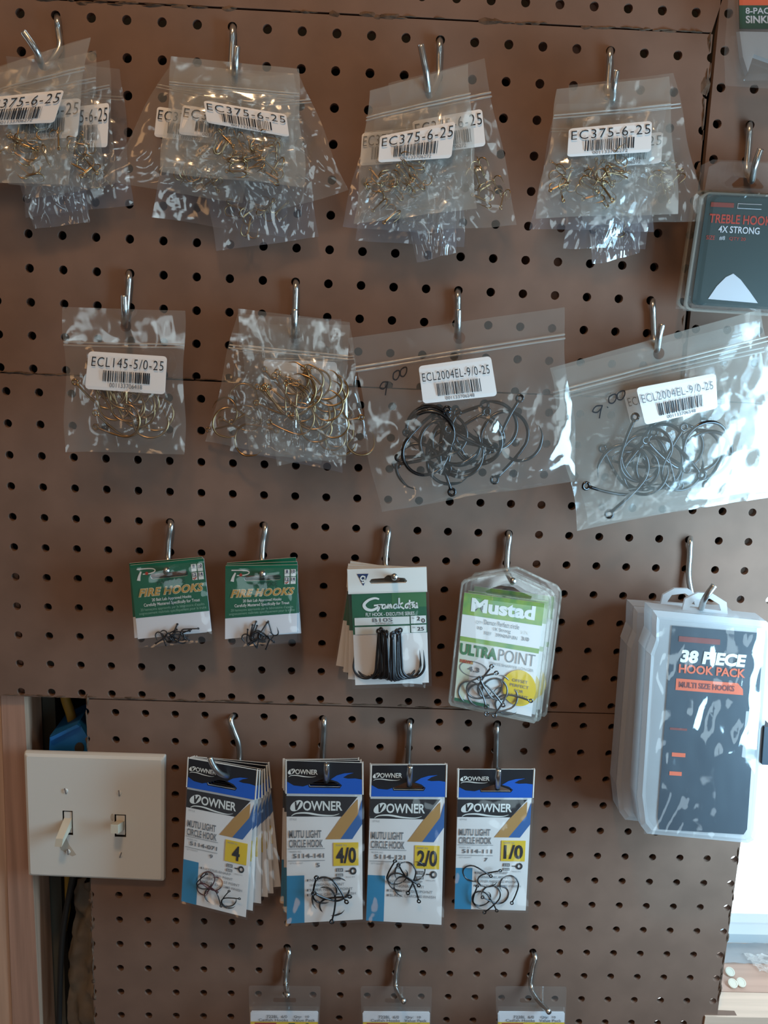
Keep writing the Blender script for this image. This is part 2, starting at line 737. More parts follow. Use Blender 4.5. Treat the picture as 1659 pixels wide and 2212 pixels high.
sheet('lowest sheet of brown pegboard, right of the double light switch',
      [(*CO, -1, 26, -2, 15), (*CO, 19, 32, 9, 15)],
      [[(lift(BOT_A, 2.5), lift(BOT_B, 2.5), (800, 1900)), ((186, 1504), (204, 2230), (800, 1900)), (WIN_A, WIN_B, (800, 1900))],
       [((1552, 2192), (1659, 2197), (1600, 2230)), ((1552.7, 2168), (1546, 2230), (1620, 2230))]],
      [((187, 1510), (205, 2230), .002, .002), ((1598, 1822), (1551, 2165), .0015, .0015)], 5)

# ------------------------------------------------------------------ wall behind the sheets: studs, back wall, window, sill
YB = THK + .0005
zlo, zhi = .55, 2.15
mb = MB()
e0 = P(1500, 1800)
WX0 = P(1660, 1500).x + .004                          # where the window opening starts
WINY = .105
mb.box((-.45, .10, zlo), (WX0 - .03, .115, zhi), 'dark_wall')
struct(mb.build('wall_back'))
# left stud, its front face level with the back of the sheets, leaning a touch
mb = MB()
b0, b1 = P(52, 1505, -YB), P(86, 2212, -YB)
l0, l1 = P(2, 1505, -YB), P(27, 2212, -YB)
ext = lambda a, b, z: a + (b - a) * ((z - a.z) / (b.z - a.z))
zt, zb = b0.z + .12, .60
pts = []
for z in (zt, zb):
    R, L = ext(b0, b1, z), ext(l0, l1, z)
    pts.append([(L.x, YB, z), (R.x, YB, z), (R.x, YB + .040, z), (L.x, YB + .040, z)])
mb.mesh(pts[0] + pts[1], [[0, 1, 5, 4], [1, 2, 6, 5], [2, 3, 7, 6], [3, 0, 4, 7], [0, 3, 2, 1], [4, 5, 6, 7]], 'pine_red')
mb.m[1] = mb.mi('pine')  # paler wood on the right face: its side lighting put into the colour
struct(mb.build('trim_1'))
mb = MB()
for z in (zt, zb):
    L = ext(l0, l1, z)
    pts += [[(L.x - .075, YB + .001, z), (L.x - .0006, YB + .001, z), (L.x - .0006, YB + .04, z), (L.x - .075, YB + .04, z)]]
mb.mesh(pts[2] + pts[3], [[0, 1, 5, 4], [1, 2, 6, 5], [2, 3, 7, 6], [3, 0, 4, 7], [0, 3, 2, 1], [4, 5, 6, 7]], 'pine')
struct(mb.build('trim_2'))
mb = MB()
mb.box((.388, YB, zlo), (.426, .099, zhi), 'pine_red')
struct(mb.build('trim_3'))
# sill under the window
SZ = P(1600, 2194).z
mb = MB()
sx0, sx1 = P(1552, 2170).x - .012, 1.15
mb.box((sx0, -.002, SZ - .02), (sx1, .030, SZ), 'pine_sill')
mb.box((sx0, .0305, SZ - .02), (sx1, WINY - .004, SZ + .0004), 'pine_sill_pink')
struct(mb.build('trim_4'))
# window: frame rail, jamb and a pane
mb = MB()
zr0, zr1 = SZ, PZ(1620, 2035, SZ).z
top = CAMLOC + ray(1620, 2013) * ((WINY - CAMLOC.y) / ray(1620, 2013).y)
win = MB()
win.box((WX0 - .03, WINY - .004, SZ - .02), (1.15, WINY + .03, top.z), 'sash')
win.box((WX0 - .05, YB, SZ + .001), (WX0 - .03, WINY + .03, zhi), 'sash')
w = struct(win.build('window_1'))
pn = MB()
pn.box((WX0 - .03, WINY + .012, top.z), (1.15, WINY + .015, zhi), 'pane')
pn.build('pane', w)


def sill_pt(px, py, dz=0.0):
    return PZ(px, py, SZ + dz)


for i, (px, py, lab) in enumerate(((1576, 2105, 'round white plastic disc on the wooden sill, the one set farthest back'),
                                   (1582, 2130, 'round white plastic disc on the sill, front left of the three'),
                                   (1600, 2128, 'round white plastic disc on the sill, front right of the three'))):
    c = sill_pt(px, py, .001)
    mb = MB()
    F = Frame([c + Vector((-.01, .01, 0)), c + Vector((.01, .01, 0)), c + Vector((.01, -.01, 0)), c + Vector((-.01, -.01, 0))])
    F.n = Vector((0, 0, 1))
    F.n = Vector((0, -.5, 1)).normalized()
    r = .0042 / .02
    F.c = [x + Vector((0, 0, .0030 + .5 * (x.y - c.y))) for x in F.c]
    mb.loft(F, [(ell(.5, .5, r * 1.12, r), -.0012), (ell(.5, .5, r * 1.12, r), .0008), (ell(.5, .5, r * .8, r * .8), .0013), (ell(.5, .5, r * .72, r * .72), .0009)], 'disc_plastic')
    o = mb.build('plastic_disc', origin=c)
    tag(o, lab, 'disc', 'white discs on the sill')
# clear packet and grey film lying on the sill, pale blue wrapper by the sash


def crumple(name, corners, m, amp, label, cat, nu=18, nv=12, seed=3, lift_=.001):
    F = Frame(corners)
    n = Vector((0, 0, 1))
    vs, fs = [], []
    a, b, c, d = F.c
    for j in range(nv + 1):
        for i in range(nu + 1):
            u, v = i / nu, j / nv
            q = a * ((1 - u) * (1 - v)) + b * (u * (1 - v)) + c * (u * v) + d * ((1 - u) * v)
            q = q + n * (lift_ + amp * abs(noise.noise(Vector((u * 3 + seed, v * 3, seed)))) + amp * .4 * abs(noise.noise(Vector((u * 9, v * 9 + seed, 1)))))
            vs.append(q)
    for j in range(nv):
        for i in range(nu):
            k = j * (nu + 1) + i
            fs.append([k, k + 1, k + nu + 2, k + nu + 1])
    mb = MB()
    mb.mesh(vs, fs, m)
    mb.mesh([x - n * .0004 for x in vs], fs, m)
    o = mb.build(name, smooth=True, origin=a)
    return tag(o, label, cat)


crumple('plastic_sheet', [sill_pt(1562, 2040), sill_pt(1700, 2040), sill_pt(1700, 2084), sill_pt(1562, 2082)], 'grey_sheet', .002,
        'grey clear plastic sheeting spread along the back of the window sill', 'plastic sheet')
crumple('plastic_packet', [sill_pt(1600, 2066), sill_pt(1690, 2072), sill_pt(1690, 2112), sill_pt(1640, 2104)], 'bag_film', .006,
        'crumpled clear plastic packet with a bright fold on the sill', 'packet', seed=8, lift_=.003)
crumple('blue_wrapper', [sill_pt(1571, 2022, .004), sill_pt(1634, 2022, .004), sill_pt(1637, 2037), sill_pt(1571, 2037)], 'pale_blue', .002,
        'pale blue wrapper lying against the foot of the window', 'wrapper', seed=5)

# ------------------------------------------------------------------ wiring in the gap and the double switch
D0 = .0065
mb = MB()
bx = [(108, 1589), (170, 1560), (191, 1595), (192, 1640), (105, 1640)]
F = FP([(100, 1555), (200, 1555), (200, 1655), (100, 1655)], -.012)
lp = [((x - 100) / 100, (y - 1555) / 100) for x, y in bx]
mb.prism(F, lp, -.045, 0, 'blue_box')
mb.prism(F, ell(.72, .60, .10, .12, 14), 0, .0015, 'shadow_gap')
mb.prism(F, [(.10, .34), (.69, .055), (.75, .10), (.14, .40)], 0, .004, 'blue_box')
o = mb.build('electrical_box', origin=F.p(.5, .5))
tag(o, 'blue plastic electrical box above the double switch plate', 'electrical box')


def cable(pts, r, m, label, name='cable'):
    mb = MB()
    mb.tube(catmull([P(*p) for p in pts], 6), r, m, 8)
    o = mb.build(name, smooth=True, origin=P(*pts[0]))
    tag(o, label, 'cable', 'cables in the wall gap')


cable([(136, 1480, -.03), (142, 1510, -.03), (152, 1540, -.03), (160, 1572, -.03)], .0045, 'yellow_cable', 'yellow cable dropping into the blue electrical box')
cable([(145, 1880, -.03), (146, 1920, -.03), (146, 1960, -.035), (138, 2010, -.045)], .0028, 'yellow_cable', 'yellow cable coming out under the double switch plate')
cable([(162, 1870, -.012), (152, 1920, -.012), (141, 1980, -.012), (134, 2035, -.012), (130, 2120, -.012), (127, 2230, -.012)], .0028, 'black_cable', 'black cable running down beside the left stud')
mb = MB()
mb.box((P(84, 1600, -.04).x, .052, .8), (P(128, 1600, -.06).x, .066, 1.6), 'grey_box')
o = mb.build('backing_board', origin=P(100, 1700, -.05))
tag(o, 'dark grey board at the back of the gap beside the stud', 'board')
F = FP([(150, 1900), (222, 1900), (222, 2240), (132, 2240)], [-.03, -.012, -.012, -.03])
mb = MB()
vs, fs = [], []
nu, nv = 12, 34
for j in range(nv + 1):
    for i in range(nu + 1):
        u, v = i / nu, j / nv
        vs.append(F.p(u + (.25 * (1 - v) * (1 - u) if v < .5 else .25 * (.5) * (1 - u)), v, .010 * noise.noise(Vector((u * 3, v * 8, 4))) + .004 * noise.noise(Vector((u * 9, v * 20, 2)))))
for j in range(nv):
    for i in range(nu):
        k = j * (nu + 1) + i
        fs.append([k, k + 1, k + nu + 2, k + nu + 1])
mb.mesh(vs, fs, 'vapour_sheet')
mb.mesh([x + Vector((0, .001, 0)) for x in vs], fs, 'vapour_sheet')
o = mb.build('insulation_sheet', smooth=True, origin=F.p(.5, 0))
tag(o, 'crumpled brown insulation facing in the gap below the switch', 'insulation')

F = FP([(49, 1627), (356, 1636), (355, 1906.5), (59, 1894)], D0)
t = thing('light_switch', F.p(.5, .5), 'white double light switch plate with two toggles', 'light switch')
mb = MB()
slots = [[(.268, .445), (.340, .445), (.340, .640), (.268, .640)], [(.640, .460), (.722, .460), (.722, .640), (.640, .640)]]
mb.loft(F, [(rr(0, 0, 1, 1, .012, .012, 4), -.0062), (rr(0, 0, 1, 1, .012, .012, 4), -.004), (rr(.006, .006, .994, .994, .012, .012, 4), -.0015),
            (rr(.025, .025, .975, .975, .012, .012, 4), 0)], 'white_plastic', cap1=False)
mb.poly(F, [rr(.025, .025, .975, .975, .012, .012, 4)] + slots, 0, 'white_plastic')
for s in slots:
    mb.walls(F, s, -.006, 0, 'shadow_gap')
    mb.poly(F, s, -.006, 'shadow_gap')
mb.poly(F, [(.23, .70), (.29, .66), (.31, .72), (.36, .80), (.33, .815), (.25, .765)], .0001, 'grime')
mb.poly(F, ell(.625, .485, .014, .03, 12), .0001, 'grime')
mb.build('wall_plate', t)
for k, (s, tipv, tipu) in enumerate(((slots[0], .665, -.035), (slots[1], .50, -.008))):
    c = thing if False else None
    mb = MB()
    u0, v0 = s[0]
    u1, v1 = s[2]
    iu, iv = (u1 - u0) * .12, (v1 - v0) * .07
    mb.prism(F, [(u0 + iu, v0 + iv), (u1 - iu, v0 + iv), (u1 - iu, v1 - iv), (u0 + iu, v1 - iv)], -.005, -.0008, 'white_plastic')
    uc, vc = (u0 + u1) / 2, (v0 + v1) / 2
    a = [(uc - .028, vc - .035), (uc + .028, vc - .035), (uc + .028, vc + .035), (uc - .028, vc + .035)]
    if k == 0:
        b = [(uc - .052, vc + .06), (uc - .002, vc + .06), (uc - .012, vc + .125), (uc - .062, vc + .125)]
    else:
        b = [(uc - .040, vc - .075), (uc + .012, vc - .075), (uc + .012, vc - .005), (uc - .040, vc - .005)]
    lo = [(x[0], x[1]) for x in a]
    mb.loft(F, [(lo, -.001), (b, .013)], 'ivory_plastic')
    mb.build('toggle', t)
for (u, v, an) in ((.295, .285, 15), (.676, .287, 5), (.302, .775, 3), (.683, .783, -20)):
    mb = MB()
    mb.loft(F, [(ell(u, v, .017, .019, 16), 0), (ell(u, v, .013, .015, 16), .0009)], 'white_plastic')
    a = math.radians(an)
    sl = [(u + x * .004 * math.cos(a) + y * .02 * math.sin(a), v - x * .004 * math.sin(a) + y * .024 * math.cos(a)) for x, y in ((-1, -1), (1, -1), (1, 1), (-1, 1))]
    mb.poly(F, sl, .00105, 'ink_grey')
    mb.build('screw', t)

# ------------------------------------------------------------------ peg hooks


def peg(pts, label, r=.0024):
    mb = MB()
    path = catmull([P(*p) for p in pts], 7)
    mb.tube(path, r, 'zinc', 12)
    o = mb.build('peg_hook', smooth=True, origin=P(*pts[0]))
    tag(o, label, 'peg hook', 'metal peg hooks in the pegboard')


def jpeg(hx, hy, sx, sy, tip, bot, label, dt=.046, r=.0024, extra=()):
    """hook that leaves hole hx, hy, runs down to sx, sy and curls out and up to tip"""
    pts = [(hx, hy - 6, -.014), (hx, hy - 3, -.004), (hx + (sx - hx) * .04, hy + 8, .0042), (hx + (sx - hx) * .35, hy + (sy - hy) * .4, .0038), (sx, sy, .005)]
    pts += list(extra)
    pts += [(bot[0] + (sx - bot[0]) * .4, bot[1] - 4, .014), (bot[0], bot[1] + 4, dt * .62), ((bot[0] + tip[0]) / 2 + (bot[0] - tip[0]) * .18, bot[1] + (tip[1] - bot[1]) * .42, dt * .95), (tip[0], tip[1], dt)]
    peg(pts, label, r)


jpeg(124, 38, 129, 102, (51, 69), (92, 140), 'zinc peg hook with long curled tip, holding the leftmost stack of top bags')
jpeg(503, 59, 499, 155, (512, 100), (506, 172), 'zinc peg hook holding the second stack of top bags from the left')
jpeg(950, 88, 947, 165, (909, 97), (926, 200), 'zinc peg hook holding the third stack of top bags, tip bent left')
jpeg(1318, 109, 1313, 195, (1332, 152), (1323, 215), 'zinc peg hook holding the rightmost stack of top bags')
jpeg(279, 590, 273, 680, (268, 638), (269, 700), 'zinc peg hook holding the single square bag of bronze hooks')
jpeg(639, 610, 637, 690, (637, 668), (635, 722), 'zinc peg hook holding the stack of small bags with bronze hooks')
jpeg(989, 630, 989, 700, (990, 668), (988, 722), 'zinc peg hook holding the wide bag left of the washed out one')
jpeg(1410, 650, 1413, 735, (1430, 700), (1419, 752), 'zinc peg hook holding the wide bags at the right edge')
jpeg(1619, 270, 1613, 365, (1643, 322), (1624, 386), 'zinc peg hook holding the dark treble hook blister pack')
jpeg(1491, 1163, 1488, 1250, (1543, 1264), (1512, 1316), 'zinc peg hook holding the clear tackle boxes', dt=.075)


def disc_peg(hx, hy, sx, sy, tip, label, dt=.052):
    peg([(hx, hy - 7, -.014), (hx, hy - 4, -.004), (hx + 2, hy + 8, .0042), (hx + (sx - hx) * .6, hy + (sy - hy) * .5, .004), (sx, sy, .006),
         ((sx + tip[0]) / 2, sy + (tip[1] - sy) * .75, .014), (tip[0] - 1, tip[1] + 3, .026), (tip[0], tip[1], dt)], label)


disc_peg(367, 1128, 363, 1206, (359.7, 1231.7), 'zinc peg hook holding the left pair of green packets')
disc_peg(571, 1134, 566, 1206, (567, 1239), 'zinc peg hook holding the right stack of green packets')
disc_peg(837, 1143, 833, 1222, (852, 1245), 'zinc peg hook holding the silver topped packets')
disc_peg(1098, 1152, 1095, 1230, (1108, 1254), 'zinc peg hook holding the lime green blister packs')
peg([(507, 1540, -.014), (506, 1542, -.004), (498, 1556, .0045), (505, 1578, .0045), (515, 1606, .0045), (517, 1640, .006), (510, 1672, .014), (490, 1676, .036), (472, 1668, .046), (460, 1652, .049), (453, 1636, .050)],
    'zinc peg hook with tip curled left, holding the fanned blue packets')
mb = MB()
for hx, hy, sx, sy, tip, bot, nm in ((700, 1551, 696, 1640, (706, 1650), (705, 1682), 'second'), (885, 1558, 881, 1648, (886, 1655), (884, 1690), 'third'), (1073, 1565, 1071, 1655, (1077, 1662), (1075, 1697), 'fourth')):
    jpeg(hx, hy, sx, sy, tip, bot, 'zinc peg hook holding the %s stack of blue topped packets from the left' % nm)
for (hx, hy, sx, sy, tip, nm) in ((620, 2047, 617, 2126, (621, 2150), 'left'), (858, 2053, 855, 2130, (872, 2163), 'middle'), (1152, 2058, 1147, 2130, (1186, 2186), 'right')):
    peg([(hx, hy - 6, -.014), (hx, hy - 3, -.004), (hx + 4, hy + 12, .0042), ((hx + sx) / 2 + 1, (hy + sy) / 2, .004), (sx, sy, .006), (sx + (tip[0] - sx) * .35, sy + (tip[1] - sy) * .5, .02), (tip[0], tip[1], .045)],
        'zinc peg hook holding the %s one of the bottom edge packets' % nm)

# ------------------------------------------------------------------ fishing hooks (one mesh of each kind, copied)


def hook_mesh(kind):
    mb = MB()
    if kind in ('circle', 'circle_bronze', 'circle_grey', 'circle_red', 'wide_bronze'):
        m = {'circle': 'black_nickel', 'circle_bronze': 'bronze', 'circle_grey': 'grey_steel', 'circle_red': 'red_steel', 'wide_bronze': 'bronze'}[kind]
        wide = kind == 'wide_bronze'
        pts = [Vector((0, 0, 1.15)), Vector((-.02, 0, .8)), Vector((-.01, 0, .45))]
        for k in range(11):
            a = math.radians(180 + 20 * k)
            pts.append(Vector((.48 + .48 * math.cos(a), 0, .38 + (.5 if not wide else .42) * math.sin(a))))
        pts += [Vector((.86, 0, .72)), Vector((.70, 0, .86))]
        path = catmull(pts, 4)
        r = .038 if not wide else .033
        rs = [r if i < len(path) - 8 else r * max(.12, (len(path) - i) / 9) for i in range(len(path))]
        mb.tube(path, rs, m, 7)
        mb.tube([Vector((.075 * math.cos(a), .01, 1.22 + .075 * math.sin(a))) for a in [2 * math.pi * k / 12 for k in range(13)]], r * .85, m, 6)
    elif kind in ('fly', 'tiny'):
        m = 'dark_steel'
        pts = [Vector((0, 0, 1.7)), Vector((0, 0, 1.1)), Vector((0, 0, .5))]
        for k in range(10):
            a = math.radians(180 + 20 * k)
            pts.append(Vector((.40 + .40 * math.cos(a), 0, .38 + .40 * math.sin(a))))
        pts += [Vector((.80, 0, .62)), Vector((.78, 0, .95))]
        path = catmull(pts, 4)
        r = .045 if kind == 'fly' else .075
        rs = [r if i < len(path) - 8 else r * max(.12, (len(path) - i) / 9) for i in range(len(path))]
        mb.tube(path, rs, m, 7)
        mb.tube([Vector((.07 * math.cos(a), .01, 1.77 + .07 * math.sin(a))) for a in [2 * math.pi * k / 10 for k in range(11)]], r * .8, m, 6)
    else:
        m = 'bronze' if kind == 'treble' else 'dark_steel'
        for q in range(3):
            R = Matrix.Rotation(q * 2.0944, 3, 'Z')
            pts = [Vector((.03, 0, 1.2)), Vector((.03, 0, .7)), Vector((.03, 0, .36))]
            for k in range(8):
                a = math.radians(180 + 24 * k)
                pts.append(Vector((.35 + .32 * math.cos(a), 0, .34 + .34 * math.sin(a))))
            pts.append(Vector((.62, 0, .72)))
            path = [R @ p for p in catmull(pts, 3)]
            rs = [.04 if i < len(path) - 5 else .04 * max(.15, (len(path) - i) / 6) for i in range(len(path))]
            mb.tube(path, rs, m, 6)
        mb.tube([Vector((.09 * math.cos(a), 0, 1.27 + .09 * math.sin(a))) for a in [2 * math.pi * k / 10 for k in range(11)]], .04, m, 6)
    c = Vector((.35, 0, .45))
    mb.v = [v - c for v in mb.v]
    return mb


PROTO = {}


def put_hook(kind, F, u, v, h, size, ang, tilt=(0, 0), label='', group=''):
    M = Matrix.Identity(4)
    R = Matrix((F.ex, -F.n, F.ey)).transposed()      # local x -> right, y -> into the board, z -> up
    R = R @ Matrix.Rotation(math.radians(ang), 3, 'Y') @ Matrix.Rotation(tilt[0], 3, 'X') @ Matrix.Rotation(tilt[1], 3, 'Z')
    M = R.to_4x4()
    M = Matrix.Translation(F.p(u, v, h)) @ M @ Matrix.Scale(size, 4)
    if kind not in PROTO:
        o = hook_mesh(kind).build('treble_hook' if kind == 'treble' else 'fish_hook', smooth=True)
        PROTO[kind] = o
    else:
        o = PROTO[kind].copy()
        COL.objects.link(o)
    o.matrix_world = M
    tag(o, label, 'fish hook', group)
    return o


def clump(kind, F, box, n, h, size, seed, label, group, ang=None, tilt=.35, center=True):
    rnd = random.Random(seed)
    u0, v0, u1, v1 = box
    for i in range(n):
        if center:
            u = u0 + (u1 - u0) * (rnd.random() + rnd.random()) / 2
            v = v0 + (v1 - v0) * (rnd.random() + rnd.random()) / 2
        else:
            u = u0 + (u1 - u0) * rnd.random()
            v = v0 + (v1 - v0) * rnd.random()
        a = rnd.uniform(0, 360) if ang is None else rnd.uniform(*ang)
        put_hook(kind, F, u, v, rnd.uniform(*h), size * rnd.uniform(.9, 1.08), a, (rnd.uniform(-tilt, tilt), rnd.uniform(-tilt, tilt)), label, group)


# ------------------------------------------------------------------ zip bags


def zip_bag(quad, d, label, group, seed=1, m='bag_film', hole=None, zv=.2, bulge=.005, lab=None, sag=.012, nu=44, nv=44, amp=.0012, belly=1.0):
    F = FP(quad, d)
    t = thing('zip_bag', F.p(.5, 0), label, 'zip bag', group)
    mb = MB()

    rc = random.Random(seed * 13 + 5)
    lines = []
    for k in range(11):
        an = rc.uniform(0, math.pi)
        lines.append((math.cos(an), math.sin(an), rc.uniform(.1, .9), rc.uniform(.25, 1.0), rc.uniform(.03, .09), rc.uniform(-.0022, .0028)))

    def hf(u, v, s):
        e = (max(0, math.sin(math.pi * min(1, max(0, u)))) ** .6) * (max(0, math.sin(math.pi * min(1, max(0, (v - zv) / (1 - zv))) ** belly)) ** .7)
        w1 = noise.noise(Vector((u * 4 + seed * 7, v * 4, s * 3)))
        w2 = abs(noise.noise(Vector((u * 7 + v * 5 + seed, v * 6 - u * 3, s * 5 + 2))))
        w3 = noise.noise(Vector((u * 2.2 + seed * 3, v * 1.5, 9)))
        cr = 0.0
        for (ca, sa, cu_, cv_, wd, am) in lines:
            dd = abs((u - cu_) * sa - (v - cv_) * ca)
            al = abs((u - cu_) * ca + (v - cv_) * sa)
            if dd < wd and al < .45:
                cr += am * (1 - dd / wd) * (1 - al / .45)
        w3 += cr / .0035 / (.3 + v) * (1 if s > 0 else -.6) * min(1, .3 + e)
        return s * (e * bulge + .0004) + amp * w1 * 1.4 + amp * 2.2 * (.35 - w2) * (.35 + e) + .0035 * w3 * (.3 + v)
    for s in (1, -.5):
        vs, fs = [], []
        idx = {}
        hi = hj = None
        if hole:
            hi, hj = round(hole[0] * nu), round(hole[1] * nv)
        for j in range(nv + 1):
            for i in range(nu + 1):
                u, v = i / nu, j / nv
                uu = u + .012 * math.sin(v * 9 + seed) * (1 if u > .5 else -1) * abs(2 * u - 1)
                vv = v + sag * noise.noise(Vector((u * 2.5, seed * 3.3, v))) * (.3 + v)
                if hole:
                    di, dj = i - hi, j - hj
                    if max(abs(di), abs(dj)) == 2:
                        an = math.atan2(dj, di)
                        rad = hole[2]
                        uu = hole[0] + math.cos(an) * rad / F.W
                        vv = hole[1] + math.sin(an) * rad / F.H
                idx[(i, j)] = len(vs)
                vs.append(F.p(uu, vv, hf(u, v, s)))
        for j in range(nv):
            for i in range(nu):
                if hole and hi - 2 <= i < hi + 2 and hj - 2 <= j < hj + 2:
                    continue
                fs.append([idx[(i, j)], idx[(i, j + 1)], idx[(i + 1, j + 1)], idx[(i + 1, j)]])
        mb.mesh(vs, fs, m)
    fo = mb.build('film', t, smooth=True)
    z = MB()
    for k, (dv, hh) in enumerate(((0, .0022), (.022, .0018))):
        vs, fs = [], []
        n = 30
        prof = ((-.006, .0), (-.003, 1), (.003, 1), (.006, 0))
        for i in range(n + 1):
            u = i / n
            for a, b in prof:
                v = zv - .02 + dv + a + .006 * math.sin(u * 3 + seed)
                vs.append(F.p(u, v, hf(u, zv - .02, 1) + .0003 + b * hh * .5))
        for i in range(n):
            for q in range(3):
                fs.append([i * 4 + q, i * 4 + q + 1, i * 4 + q + 5, i * 4 + q + 4])
        z.mesh(vs, fs, 'zip_film')
    z.build('zip_strip', t, smooth=True)
    if lab:
        lq, txt, code, dl = lab[:4]
        blank = txt is None
        G = FP(lq, dl)
        G.bend = .0012
        lm = MB()
        loop = rr(0, 0, 1, 1, .05, .09, 4)
        ring = []
        # a sticker bent over the film: columns so that it can curve
        nn = 8
        lm.prism(G, rr(0, 0, 1, 1, .05, .09, 4), -.0003, 0, 'paper')
        lo = lm.build('sticker', t)
        if not blank:
            bx = lab[4] if len(lab) > 4 else {}
            tb = bx.get('t', (.05, .13, .97, .40))
            bb = bx.get('b', (.22, .46, .82, .76))
            cb = bx.get('c', (.31, .80, .72, .90))
            lt = MB()
            text(lt, G, txt, tb, .0003, bx.get('ink', 'ink'), bold=-.006, space=1.12, tilt=bx.get('tilt', 0))
            text(lt, G, code, cb, .0003, 'ink_grey', tilt=bx.get('tilt', 0))
            lt.build('lettering', lo)
            bc = MB()
            barcode(bc, G, bb, .0003, 'ink', seed)
            bc.build('barcode', lo)
    F.film = lambda u, v: hf(u, v, 1)
    return t, F


TB = {'t': (.03, .10, .98, .42), 'b': (.20, .48, .80, .84), 'c': (.30, .86, .72, .96)}
GR = 'clear zip bags of treble hooks on the top pegs'
HG = 'treble hooks in the bags on the top pegs'
CODE6 = '001133706272'
# leftmost stack (cut by the left edge)
b = [
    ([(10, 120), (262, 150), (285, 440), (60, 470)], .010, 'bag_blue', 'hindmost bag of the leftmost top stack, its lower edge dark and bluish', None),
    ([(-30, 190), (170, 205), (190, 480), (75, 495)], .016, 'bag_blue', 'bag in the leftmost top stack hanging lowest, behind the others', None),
    ([(20, 175), (235, 130), (250, 400), (60, 430)], .022, 'bag_film', 'third bag from the front in the leftmost top stack, corner of sticker showing',
     ([(120, 235), (236, 222), (232, 318), (120, 318)], 'EC375-6-25', CODE6, .0275, TB)),
    ([(-30, 165), (205, 110), (222, 405), (20, 400)], .029, 'bag_film', 'second bag from the front in the leftmost top stack, number 25 showing',
     ([(20, 222), (175, 212), (168, 296), (15, 306)], 'EC375-6-25', CODE6, .0345, TB)),
    ([(-110, 178), (194, 82), (150, 396), (-110, 398)], .036, 'bag_cloudy', 'front bag of the leftmost top stack, cut by the left picture edge',
     ([(-36, 212), (139, 194), (117, 265), (-58, 272)], 'EC375-6-25', CODE6, .0425, dict(TB, tilt=-.05))),
]
fr = []
for i, (q, d, m, lab, st) in enumerate(b):
    fr.append(zip_bag(q, d, lab, GR, 11 + i, m, None, .22, .004, st))
clump('treble', fr[4][1], (.36, .50, .86, .95), 15, (-.001, .002), .0112, 5, 'small bronze treble hook inside the front bag of the leftmost top stack', HG)
clump('treble', fr[3][1], (.66, .55, .96, .92), 6, (-.001, .002), .0112, 6, 'small bronze treble hook inside the second bag of the leftmost top stack', HG)
clump('treble', fr[0][1], (.5, .65, .95, .92), 4, (-.001, .002), .0112, 7, 'small treble hook in the hindmost bag of the leftmost top stack', HG)
# second stack
b = [
    ([(400, 200), (600, 190), (625, 515), (322, 468)], .009, 'bag_blue', 'hindmost bag of the second top stack, lower left corner pointing down', None),
    ([(405, 190), (640, 180), (690, 512), (466, 540)], .014, 'bag_blue', 'bag of the second top stack hanging lowest with glinting corners', None),
    ([(430, 170), (648, 160), (752, 412), (545, 470)], .020, 'bag_film', 'bag of the second top stack swung out to the right', None),
    ([(372, 130), (585, 165), (520, 440), (226, 390)], .025, 'bag_film', 'bag of the second top stack swung out to the left',
     ([(340, 230), (480, 250), (470, 312), (333, 295)], 'EC375-6-25', CODE6, .0305, TB)),
    ([(380, 140), (635, 160), (640, 400), (350, 365)], .031, 'bag_film', 'second bag from the front in the second top stack, faint sticker behind',
     ([(395, 226), (560, 252), (555, 308), (386, 290)], 'EC375-6-25', CODE6, .0365, TB)),
    ([(372, 122), (643, 149), (660, 405), (346, 372)], .038, 'bag_cloudy', 'front bag of the second top stack with sticker tipped to the right',
     ([(440, 217), (618, 247), (625, 296), (447, 265)], 'EC375-6-25', CODE6, .0445, TB)),
]
fr = []
for i, (q, d, m, lab, st) in enumerate(b):
    fr.append(zip_bag(q, d, lab, GR, 21 + i, m, None, .23, .004, st))
clump('treble', fr[5][1], (.36, .55, .94, .97), 22, (-.001, .003), .0112, 8, 'small bronze treble hook inside the front bag of the second top stack', HG)
clump('treble', fr[3][1], (.40, .70, .85, .98), 8, (-.001, .002), .0112, 9, 'small bronze treble hook in the left swung bag of the second top stack', HG)
clump('treble', fr[1][1], (.20, .60, .85, .92), 6, (-.001, .002), .0112, 10, 'small treble hook in the lowest bag of the second top stack', HG)
# third stack
b = [
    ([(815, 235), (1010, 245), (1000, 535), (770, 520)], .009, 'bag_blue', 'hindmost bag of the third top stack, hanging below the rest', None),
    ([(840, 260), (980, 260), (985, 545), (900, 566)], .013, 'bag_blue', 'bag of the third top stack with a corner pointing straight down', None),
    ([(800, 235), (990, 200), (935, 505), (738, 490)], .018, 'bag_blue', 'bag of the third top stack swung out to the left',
     ([(782, 288), (900, 275), (890, 350), (778, 358)], 'EC375-6-25', CODE6, .0235, TB)),
    ([(840, 180), (1045, 127), (1118, 490), (860, 500)], .026, 'bag_film', 'second bag from the front in the third top stack, reaching right',
     ([(890, 262), (1041, 235), (1049, 315), (900, 335)], 'EC375-6-25', CODE6, .0315, TB)),
    ([(798, 196), (1012, 138), (1030, 452), (764, 481)], .034, 'bag_cloudy', 'front bag of the third top stack with sticker rising to the right',
     ([(821, 294), (984, 262), (975, 341), (817, 351)], 'EC375-6-25', CODE6, .0405, TB)),
]
fr = []
for i, (q, d, m, lab, st) in enumerate(b):
    fr.append(zip_bag(q, d, lab, GR, 31 + i, m, None, .22, .004, st))
clump('treble', fr[4][1], (.06, .52, .66, .95), 22, (-.001, .003), .0112, 12, 'small bronze treble hook inside the front bag of the third top stack', HG)
clump('treble', fr[3][1], (.62, .55, .95, .85), 6, (-.001, .002), .0112, 13, 'small bronze treble hook in the second bag of the third top stack', HG)
